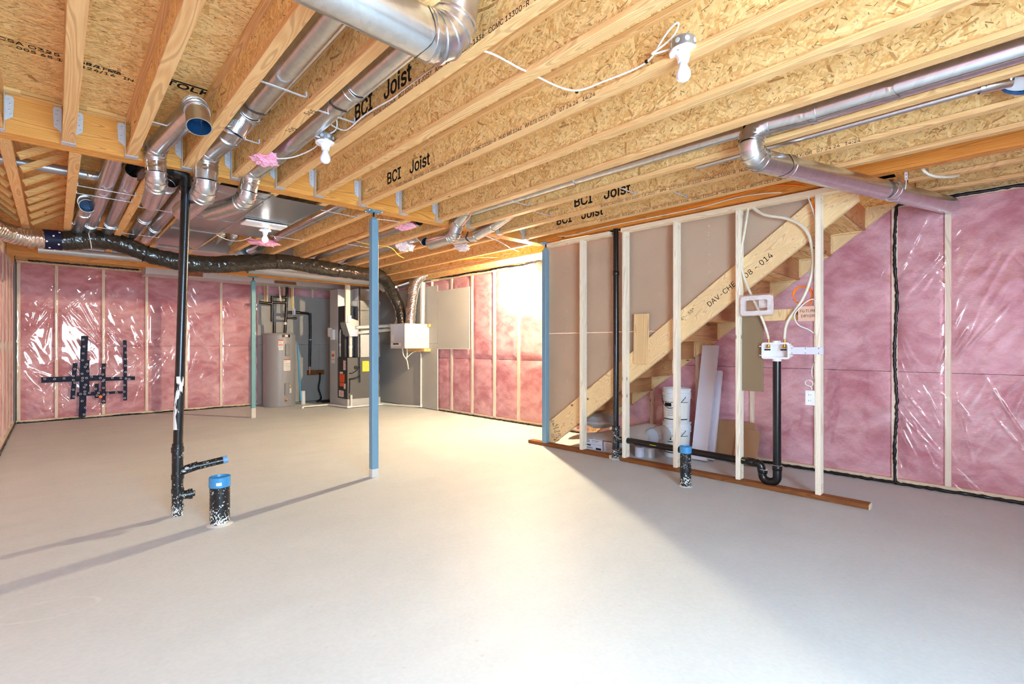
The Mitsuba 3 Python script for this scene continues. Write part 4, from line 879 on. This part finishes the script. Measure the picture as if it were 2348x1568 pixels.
part(k, 'drain_valve', cat([tube([[hx+.035, hy-.285, .135], [hx+.037, hy-.33, .135]], .014, 12), lathe([(0, .01), (.02, .008), (.02, -.004), (0, -.006)], 10, [hx+.037, hy-.335, .135], (0, -1, 0))]), 'm_brass', 30, label='brass drain valve')
# insulated pipes
k = thing('insulated_pipe', 'black insulated water pipes rising from the top of the water heater', 'pipes')
yb = 10.12
ip = [[(3.13, 1.42), (3.13, 1.64), (3.085, 1.66), (3.085, 2.14), (3.36, 2.14)], [(2.86, 2.015), (3.085, 2.0)], [(3.085, 2.03), (3.35, 2.035)], [(3.375, 2.55), (3.36, 2.1), (3.325, 1.42)], [(3.35, 1.85), (3.62, 1.855)], [(3.34, 1.735), (3.55, 1.735)]]
for i, pl in enumerate(ip): part(k, 'pipe', tube([[a, yb, b] for a, b in pl], .027 if i != 5 else .022, 14), 'm_abs', 30)
part(k, 'pipe', tube([[3.6, yb, 1.852], [3.86, yb+.25, 1.86], [3.90, yb+.3, 1.85]], .026, 14), 'm_abs', 30)
part(k, 'pipe', tube([[3.93, 10.42, 1.87], [3.935, 10.42, 1.5], [3.925, 10.42, .74]], .026, 14), 'm_abs', 30)
parts(k, 'tape_band', [tube([[3.934, 10.42, 1.30], [3.934, 10.42, 1.32]], .0275, 12), tube([[3.333, yb, 1.60], [3.334, yb, 1.65]], .0285, 12)], 'm_label_white', 30)
parts(k, 'valve', [tube([[3.47+d, yb-.03, 1.80], [3.47+d, yb-.03, 1.92]], .013, 10) for d in (0, .035)], 'm_galv_flat', 30, label='steel valves')
part(k, 'copper_end', tube([[3.925, 10.42, .74], [3.925, 10.42, .58], [4.0, 10.44, .57]], .012, 10), 'm_copper', 30, label='copper tail')
for i, (x0, x1, zb_, m_) in enumerate([(2.93, 2.95, 2.03, 'm_pex_brown'), (2.96, 2.98, 2.03, 'm_pex_brown'), (3.0, 3.0, 2.03, 'm_pex'), (3.21, 3.25, 2.05, 'm_pex'), (3.20, 3.23, 2.06, 'm_pex'), (3.44, 3.465, 1.9, 'm_cable_yellow'), (3.47, 3.49, 1.9, 'm_pex')]):
    part(k, 'riser_tube', tube([[x0, yb-.02, 2.5], [(x0+x1)/2, yb-.02, 2.25], [x1, yb-.02, zb_]], .009, 8), m_, True)
single('mounting_board', 'brown wood strip on the grey drywall right of the water heater', 'board', box([3.89, 10.44, .56], [4.24, 10.488, .66], .002), 'm_treated')
cable('black cord hanging from the brown strip to the floor behind the furnace', [[4.14, 10.42, .60], [4.13, 10.40, .45], [4.10, 10.38, .25], [4.13, 10.34, .05], [4.0, 10.2, .02], [4.3, 10.15, .015], [4.05, 10.05, .015], [4.35, 9.95, .02]], 'm_black', .017, 80, 'cord')
single('blue_tube', 'thin blue tube standing against the right side of the water heater', 'tube', tube([[3.55, 10.06, 1.20], [3.585, 10.06, .6], [3.60, 10.04, .08]], .016, 12), 'm_pipe_blue', True)
single('pipe_offcut', 'short white speckled pipe standing on the floor beside the water heater', 'pipe', cat([tube([[3.655, 10.05, 0], [3.65, 10.05, .27]], .042, 18)]), 'm_paint_white', 30)

k = thing('furnace', 'dark grey furnace with orange labels behind the middle post', 'furnace')
fx, fy = 4.03, 8.83
part(k, 'body', box([fx, fy, .17], [4.70, 9.28, .955], .004), 'm_furnace_grey')
part(k, 'front_panel', box([fx-.006, fy+.004, .175], [fx, 9.22, .97], .002), 'm_furnace_black')
part(k, 'base', box([fx-.004, fy-.004, .0], [4.71, 9.28, .17], .003), 'm_galv_dull')
for y0, y1, z0, z1, m_ in ((8.94, 9.17, .48, .64, 'm_label_orange'), (8.96, 9.16, .40, .47, 'm_label_orange'), (8.90, 9.0, .72, .90, 'm_label_white'), (8.90, 8.98, .36, .46, 'm_label_white'), (8.98, 9.19, .20, .32, 'm_label_white'), (9.02, 9.16, .645, .68, 'm_label_white')):
    part(k, 'label', box([fx-.0075, y0, z0], [fx-.006, y1, z1]), m_)
part(k, 'label_text', cat([box([fx-.0082, 8.99+.01*(i % 2), z], [fx-.0074, 9.15, z+.008]) for i, z in enumerate(np.r_[np.arange(.215, .31, .022), np.arange(.50, .62, .025)])]+[box([fx-.0082, 8.91, z], [fx-.0074, 8.99, z+.008]) for z in np.arange(.735, .89, .022)]), 'm_label_red', stuff=True)
part(k, 'label', box([4.33, fy-.0015, .685], [4.48, fy, .885]), 'm_label_yellow', label='bright yellow notice')
part(k, 'label_text', cat([box([4.345, fy-.0022, z], [4.465, fy-.0014, z+.006]) for z in np.arange(.71, .87, .022)]), 'm_label_grey', stuff=True)
part(k, 'supply_plenum', box([4.25, fy+.02, .957], [4.72, 9.27, 2.06], .004), 'm_galv')
part(k, 'plenum_neck', cat([box([4.28, fy+.05, 2.06], [4.72, 9.25, 2.30], .01), box([4.24, fy+.01, 1.86], [4.73, 9.28, 1.875])]), 'm_foil')
part(k, 'coil_case', box([4.27, fy-.015, .96], [4.69, fy+.02, 1.40], .003), 'm_galv_dull')
part(k, 'return_drop', cat([box([fx+.01, 9.29, .0], [4.6, 9.66, 2.30], .004)]), 'm_galv_dull')
part(k, 'dark_panel', box([fx+.02, 9.0, .965], [4.245, 9.28, 1.95], .003), 'm_door_dark')
part(k, 'knob', lathe([(0, .03), (.03, .028), (.032, .0), (0, 0)], 14, [4.19, fy, .77], (0, -1, 0)), 'm_furnace_black', 30)
parts(k, 'drain_tubing', [tube(CB([[4.06, fy-.01, .66], [4.13, fy-.03, .67], [4.22, fy-.04, .74], [4.25, fy-.03, .78]], 20), .008, 7), tube(CB([[4.06, fy-.01, .55], [4.15, fy-.03, .56], [4.25, fy-.05, .60]], 20), .012, 8), tube([[4.25, fy-.04, .95], [4.255, fy-.05, .48]], .011, 8), tube([[4.07, fy-.02, .55], [4.06, fy-.02, .28]], .007, 7)], 'm_black', True)
part(k, 'drain_trap', tube([[4.09, fy-.03, .02], [4.09, fy-.03, .25]], .022, 12), 'm_pvc', 30)
part(k, 'gas_pipe', tube([[4.255, fy-.05, .95], [4.25, fy-.04, 2.30]], .012, 10), 'm_black', 30, label='black gas pipe')
k = thing('vent_pipe', 'pair of white plastic vent pipes running from the furnace to the right', 'pipe')
part(k, 'pipe', tube(smooth_path([[4.07, 9.2, .965], [4.07, 9.2, 1.49], [4.2, 8.78, 1.53], [4.92, 8.62, 1.585], [5.03, 8.55, 1.9]], .06), .032, 16), 'm_pvc', True)
part(k, 'pipe', tube(smooth_path([[4.13, 8.92, .965], [4.13, 8.92, 1.41], [4.3, 8.74, 1.44], [4.92, 8.66, 1.51]], .06), .032, 16), 'm_pvc', True)
parts(k, 'coupling', [tube([[4.07, 9.2, 1.17], [4.07, 9.2, 1.23]], .037, 16), tube([[4.13, 8.92, 1.13], [4.13, 8.92, 1.19]], .037, 16), tube([[4.80, 8.647, 1.576], [4.86, 8.633, 1.581]], .037, 16)], 'm_white_plastic', 30)
parts(k, 'joint_mark', [tube([[4.07, 9.2, 1.232], [4.07, 9.2, 1.236]], .0375, 14), tube([[4.13, 8.92, 1.192], [4.13, 8.92, 1.196]], .0375, 14), tube([[4.865, 8.632, 1.582], [4.87, 8.631, 1.5825]], .0375, 14)], 'm_black', 30)
k = thing('condensate_pipe', 'thin white drain pipe along the floor around the furnace base', 'pipe')
put(k, tube(smooth_path([[3.41, 9.40, .03], [3.9, 9.42, .028], [4.02, 8.77, .028], [4.72, 8.75, .03], W(.915, 7.9, .03), W(.925, 7.87, .05), W(.925, 7.87, 1.03)], .03, 4), .017, 12), 'm_pvc', True)
parts(k, 'end_elbow', [tube([[3.41, 9.40, .0], [3.41, 9.40, .035]], .023, 12), tube([W(.925, 7.87, .02), W(.925, 7.87, .07)], .022, 12), tube([[4.0, 8.78, .028], [4.07, 8.765, .028]], .022, 12)], 'm_white_plastic', 30)
# switch board and boxes beside the furnace
single('hanging_stud', 'pale wood board hanging from the beam with a white switch, left of the furnace plenum', 'board', box([3.955, 8.74, 1.62], [4.045, 8.776, 2.32], .002), 'm_stud')
k = thing('switch_box', 'white switch plate at the foot of the hanging board', 'switch')
put(k, box([3.985, 8.718, 1.63], [4.055, 8.74, 1.75], .003), 'm_white_plastic')
part(k, 'toggle', box([4.014, 8.71, 1.675], [4.026, 8.72, 1.705], .001), 'm_porcelain')
k = thing('control_box', 'slanted sheet metal transition box below the switch plate', 'duct box')
put(k, cat([prism([(3.98, 1.62), (4.10, 1.70), (4.24, 1.66), (4.22, 1.36), (4.06, 1.36)], 1, 8.80, 9.05)]), 'm_galv')
k = thing('thermostat_box', 'small white control boxes on the left side of the furnace return duct', 'control box')
put(k, cat([box([3.985, 9.40, 1.30], [4.037, 9.52, 1.50], .004), box([3.985, 9.56, 1.36], [4.037, 9.64, 1.54], .004)]), 'm_white_plastic')
part(k, 'label', cat([box([4.035, 9.42, .92], [4.0385, 9.58, 1.08]), box([4.035, 9.42, .83], [4.0385, 9.58, .90])]), 'm_label_white')
part(k, 'label', box([4.0345, 9.44, .96], [4.0385, 9.56, 1.02]), 'm_label_orange')

k = thing('air_exchanger', 'white boxy air exchanger mounted on the right wall right of the middle post', 'air exchanger')
part(k, 'cabinet', box([4.565, 7.65, 1.132], [5.075, 8.16, 1.585], .004), 'm_cabinet_white')
part(k, 'door', box([4.556, 7.655, 1.15], [4.566, 8.155, 1.575], .003), 'm_galv_dull', label='shiny metal door')
part(k, 'label', cat([box([4.5545, 7.78, 1.17], [4.5562, 8.12, 1.235]), box([4.5545, 8.02, 1.26], [4.5562, 8.12, 1.38])]), 'm_label_white')
part(k, 'label', cat([box([4.5538, 7.86, 1.20], [4.5552, 8.06, 1.232])]), 'm_door_dark')
parts(k, 'collar', [lathe([(.075, 0), (.09, 0), (.09, .03), (.075, .03)], 20, [x, y, 1.584]) for x, y in ((4.70, 8.0), (4.80, 7.86))], 'm_black', 30)
parts(k, 'drain_hose', [tube(CB([[4.63, 7.85, 1.135], [4.65, 7.84, 1.0], [4.70, 7.83, .93], [4.74, 7.83, .75]], 30), .011, 8), tube(CB([[4.72, 7.85, 1.135], [4.72, 7.84, 1.02], [4.70, 7.83, .94]], 20), .011, 8), tube(CB([[4.70, 7.83, .95], [4.85, 7.84, 1.06], [5.0, 7.86, 1.07], W(.92, 7.87, 1.02)], 30), .007, 7)], 'm_pex', True)
for z0, lab in ((1.075, 'lower'), (1.53, 'upper')):
    single('ledger_strip', f'{lab} wood strip on the right wall behind the air exchanger', 'board', rf(box([.80 if z0 < 1.2 else .9, 7.58, z0], [.944, 8.2, z0+.055], .002)), 'm_strut')

# navy tape cross on the back wall
k = thing('tape_cross', 'crossing strips of navy tape patching the plastic on the back wall', 'tape')
yt = 10.492
strips = [(-.154, .58, .655, .085, 0), (.55, 1.0, .63, .06, 0), (.03, 1.34, .335, .085, 1), (.40, .95, .375, .07, 1), (.33, .905, .223, .055, 1), (.227, .89, .587, .052, 1), (.257, 1.276, .866, .048, 1), (.327, .56, .50, .05, 1), (.26, .62, .40, .06, 0), (.60, .87, .40, .04, 0)]
g = np.random.default_rng(21); dots = []
for i, (a, b, c, w, v) in enumerate(strips):
    n = 14
    def f(u, q):
        t_ = a+(b-a)*u; o = c+w*(q-.5)+.008*(meshkit.noise(np.stack([u*5+i*7, u*0, u*0], -1))-.5)+(.03*(u-.5) if i in (2, 4) else 0); dep = yt-.006-.001*i+.006*meshkit.noise(np.stack([u*20+i, q*2, u*0], -1))
        return np.stack([o, dep, t_], -1) if v else np.stack([t_, dep, o], -1)
    part(k, 'tape_strip', sheet(n*2, 4, f), 'm_tape_navy', True)
    for q in np.arange(a+.04, b-.02, .11):
        o = c+g.uniform(-.3, .3)*w; p = [o, yt-.013-.001*i, q] if v else [q, yt-.013-.001*i, o]
        tm = trimesh.creation.torus(.013, .0035, 12, 5); dots.append(lay(tm, p, [1, 0, 0], [0, 0, 1]))
part(k, 'tape_mark', cat(dots), 'm_tape_white', stuff=True)
single('orange_cap', 'small orange pipe cap poking through the navy tape cross', 'cap', cat([lathe([(0, .05), (.022, .048), (.026, .04), (.026, 0), (0, 0)], 18, [.547, 10.485, .345], (0, -1, 0))]), 'm_cable_orange', 30)

# ================================================================== STORED UNDER THE STAIRS
def bucket(u, v, z, label):
    k = thing('bucket', label, 'bucket')
    part(k, 'body', rf(lathe([(0, 0), (.128, 0), (.130, .004), (.143, .30), (.143, .375), (.139, .375), (.136, .32), (0, .31)], 40, [u, v, z])), 'm_bucket', 30)
    part(k, 'rib', rf(cat([lathe([(.1425, h), (.152, h+.002), (.152, h+.008), (.1425, h+.012)], 40, [u, v, z]) for h in (.268, .292, .316, .355)])), 'm_bucket', 30)
    part(k, 'handle', rf(tube([[u+.15*math.cos(q), v+.15*math.sin(q), z+.29-.12*math.sin(math.pi*i/23)] for i, q in enumerate(np.linspace(math.radians(115), math.radians(245), 24))], .003, 6)), 'm_black', True)
    def band(h0, h1, a0, a1, mat, nm, e=.0012, lab=None):
        def f(a, b):
            th = np.radians(a0+(a1-a0)*a); h = h0+(h1-h0)*b; r = .1302+.013*(h/.30)+e
            return np.stack([u+r*np.cos(th), v+r*np.sin(th), z+h], -1)
        part(k, nm, rf(sheet(16, 2, f)), mat, label=lab)
    band(.045, .235, 130, 260, 'm_label_white', 'label')
    band(.045, .056, 130, 260, 'm_green_dark', 'label_band', .002); band(.228, .234, 130, 260, 'm_green_dark', 'label_band', .002)
    band(.175, .215, 200, 225, 'm_green_dark', 'label_print', .002); band(.185, .222, 150, 185, 'm_ink', 'label_print', .002)
    for q in range(4): band(.09+.022*q, .097+.022*q, 165, 200+8*q, 'm_label_grey', 'label_print', .002)
bucket(.655, 2.60, 0, 'lower of two stacked white buckets under the stairs')
bucket(.655, 2.60, .355, 'upper of two stacked white buckets under the stairs')
def slab(q0, q1, w, th, mat, nm, label, c_):
    single(nm, label, c_, bar(q0, q1, w, th, up=-RU, c=.003), mat)
slab(W(.585, 2.315, .01), W(.86, 2.315, 1.185), .165, .045, 'm_carton_white', 'long_carton', 'tall narrow white carton leaning against the stairs beside the buckets', 'carton')
slab(W(.67, 2.30, .01), W(.88, 2.30, .92), .20, .04, 'm_carton_white', 'long_carton', 'second white carton standing just behind the tall narrow one', 'carton')
slab(W(.76, 2.08, .005), W(.9, 2.08, .40), .40, .02, 'm_cardboard', 'cardboard_sheet', 'brown cardboard leaning on the pink wall behind the white cartons', 'cardboard')
slab(W(.70, 1.92, .005), W(.84, 1.92, .34), .22, .02, 'm_cardboard', 'cardboard_sheet', 'smaller brown cardboard piece in front, right of the white cartons', 'cardboard')
k = thing('tile_box', 'white carton with black print behind the first stud, topmost of its stack', 'box')
put(k, rf(box([.26, 3.29, .062], [.50, 3.57, .122], .003)), 'm_carton_white')
part(k, 'print', rf(cat([box([.2585, 3.46, .078], [.2602, 3.54, .084]), box([.2585, 3.46, .095], [.2602, 3.52, .100]), box([.2585, 3.33, .10], [.2602, 3.43, .104]), box([.2585, 3.35, .085], [.2602, 3.43, .088])])), 'm_ink', stuff=True)
k = thing('tile_box', 'white carton with black print behind the first stud, bottom of its stack', 'box')
put(k, rf(box([.255, 3.285, .0], [.50, 3.575, .06], .003)), 'm_carton_white')
part(k, 'print', rf(cat([box([.2535, 3.44, .04], [.2552, 3.56, .053]), box([.2535, 3.42, .015], [.2552, 3.54, .02]), box([.2535, 3.30, .005], [.2552, 3.37, .025])])), 'm_ink', stuff=True)
k = thing('tile_box', 'white papery carton between the first stud and the vent pipe', 'box')
put(k, rf(box([.25, 3.10, .0], [.48, 3.265, .115], .004)), 'm_carton_white')
part(k, 'print', rf(cat([box([.2485, 3.12, z], [.2502, 3.25, z+.003]) for z in np.arange(.03, .10, .018)])), 'm_label_grey', stuff=True)
single('paint_tin', 'small pale tub on the floor right of the second stud', 'tub', rf(lathe([(0, 0), (.05, 0), (.052, .1), (.05, .104), (0, .104)], 24, [.33, 2.855, 0])), 'm_carton_white', 30)
single('paint_tin', 'shiny pale tub with a dark rim on the floor under the drain pipe', 'tub', rf(cat([lathe([(0, 0), (.056, 0), (.056, .008), (.053, .01), (.053, .10), (.055, .104), (0, .104)], 24, [.37, 2.76, 0])])), 'm_galv_dull', 30)
g = np.random.default_rng(4)
def rug(u, v):
    vv = 3.76-1.04*u
    zt = np.interp(vv, [2.72, 2.83, 3.0, 3.25, 3.45, 3.76], [.335, .345, .30, .225, .165, .10])
    zb = np.interp(vv, [2.72, 3.0, 3.2, 3.4, 3.76], [.14, .13, .125, .13, .075])
    w = .02*meshkit.noise(np.stack([u*7, v*3, u*0], -1))
    return np.stack([.235+.22*v**1.5+w, vv, zb+(zt-zb)*np.sin(v*1.5)+w*.5], -1)
a_ = sheet(50, 24, rug); b_ = a_.copy(); b_.vertices = b_.vertices+A([.014, 0, -.006]); b_.invert()
single('carpet_remnant', 'grey carpet remnant draped over the white cartons under the stairs', 'carpet', rf(cat([a_, b_])), 'm_carpet', True)
m, _, _ = hose([[.30, 2.69, .235], [.44, 2.68, .24], [.62, 2.68, .245]], .088, 40, 3, .05, 6.)
k = single('carpet_roll', 'rolled grey carpet end beside the buckets, pale fleck on its inside', 'carpet', rf(m), 'm_carpet', True)
part(k, 'roll_end', rf(lathe([(0, .0), (.07, .0), (.084, -.012)], 24, [.298, 2.69, .235], (-1, 0, 0))), 'm_carpet_fleck', True, label='flecked pale end')
m = trimesh.creation.icosphere(4); m.vertices = m.vertices*A([.22, .20, .075])*(.9+.25*meshkit.noise(A(m.vertices)*2))[:, None]+A([.52, 3.50, .29])
single('grey_sack', 'rounded grey rolled mat lying on the cartons behind the first stud', 'mat', rf(m), 'm_carpet', True)
m = sheet(20, 20, lambda u, v: np.stack([.30+.25*v, 3.60-.12*u+.02*np.sin(v*9), .12+.26*u*(1-.3*v)+.03*meshkit.noise(np.stack([u*5, v*6, u*0], -1))], -1))
single('plastic_bag', 'crumpled translucent white plastic behind the first stud', 'bag', rf(m), 'm_bag', True)
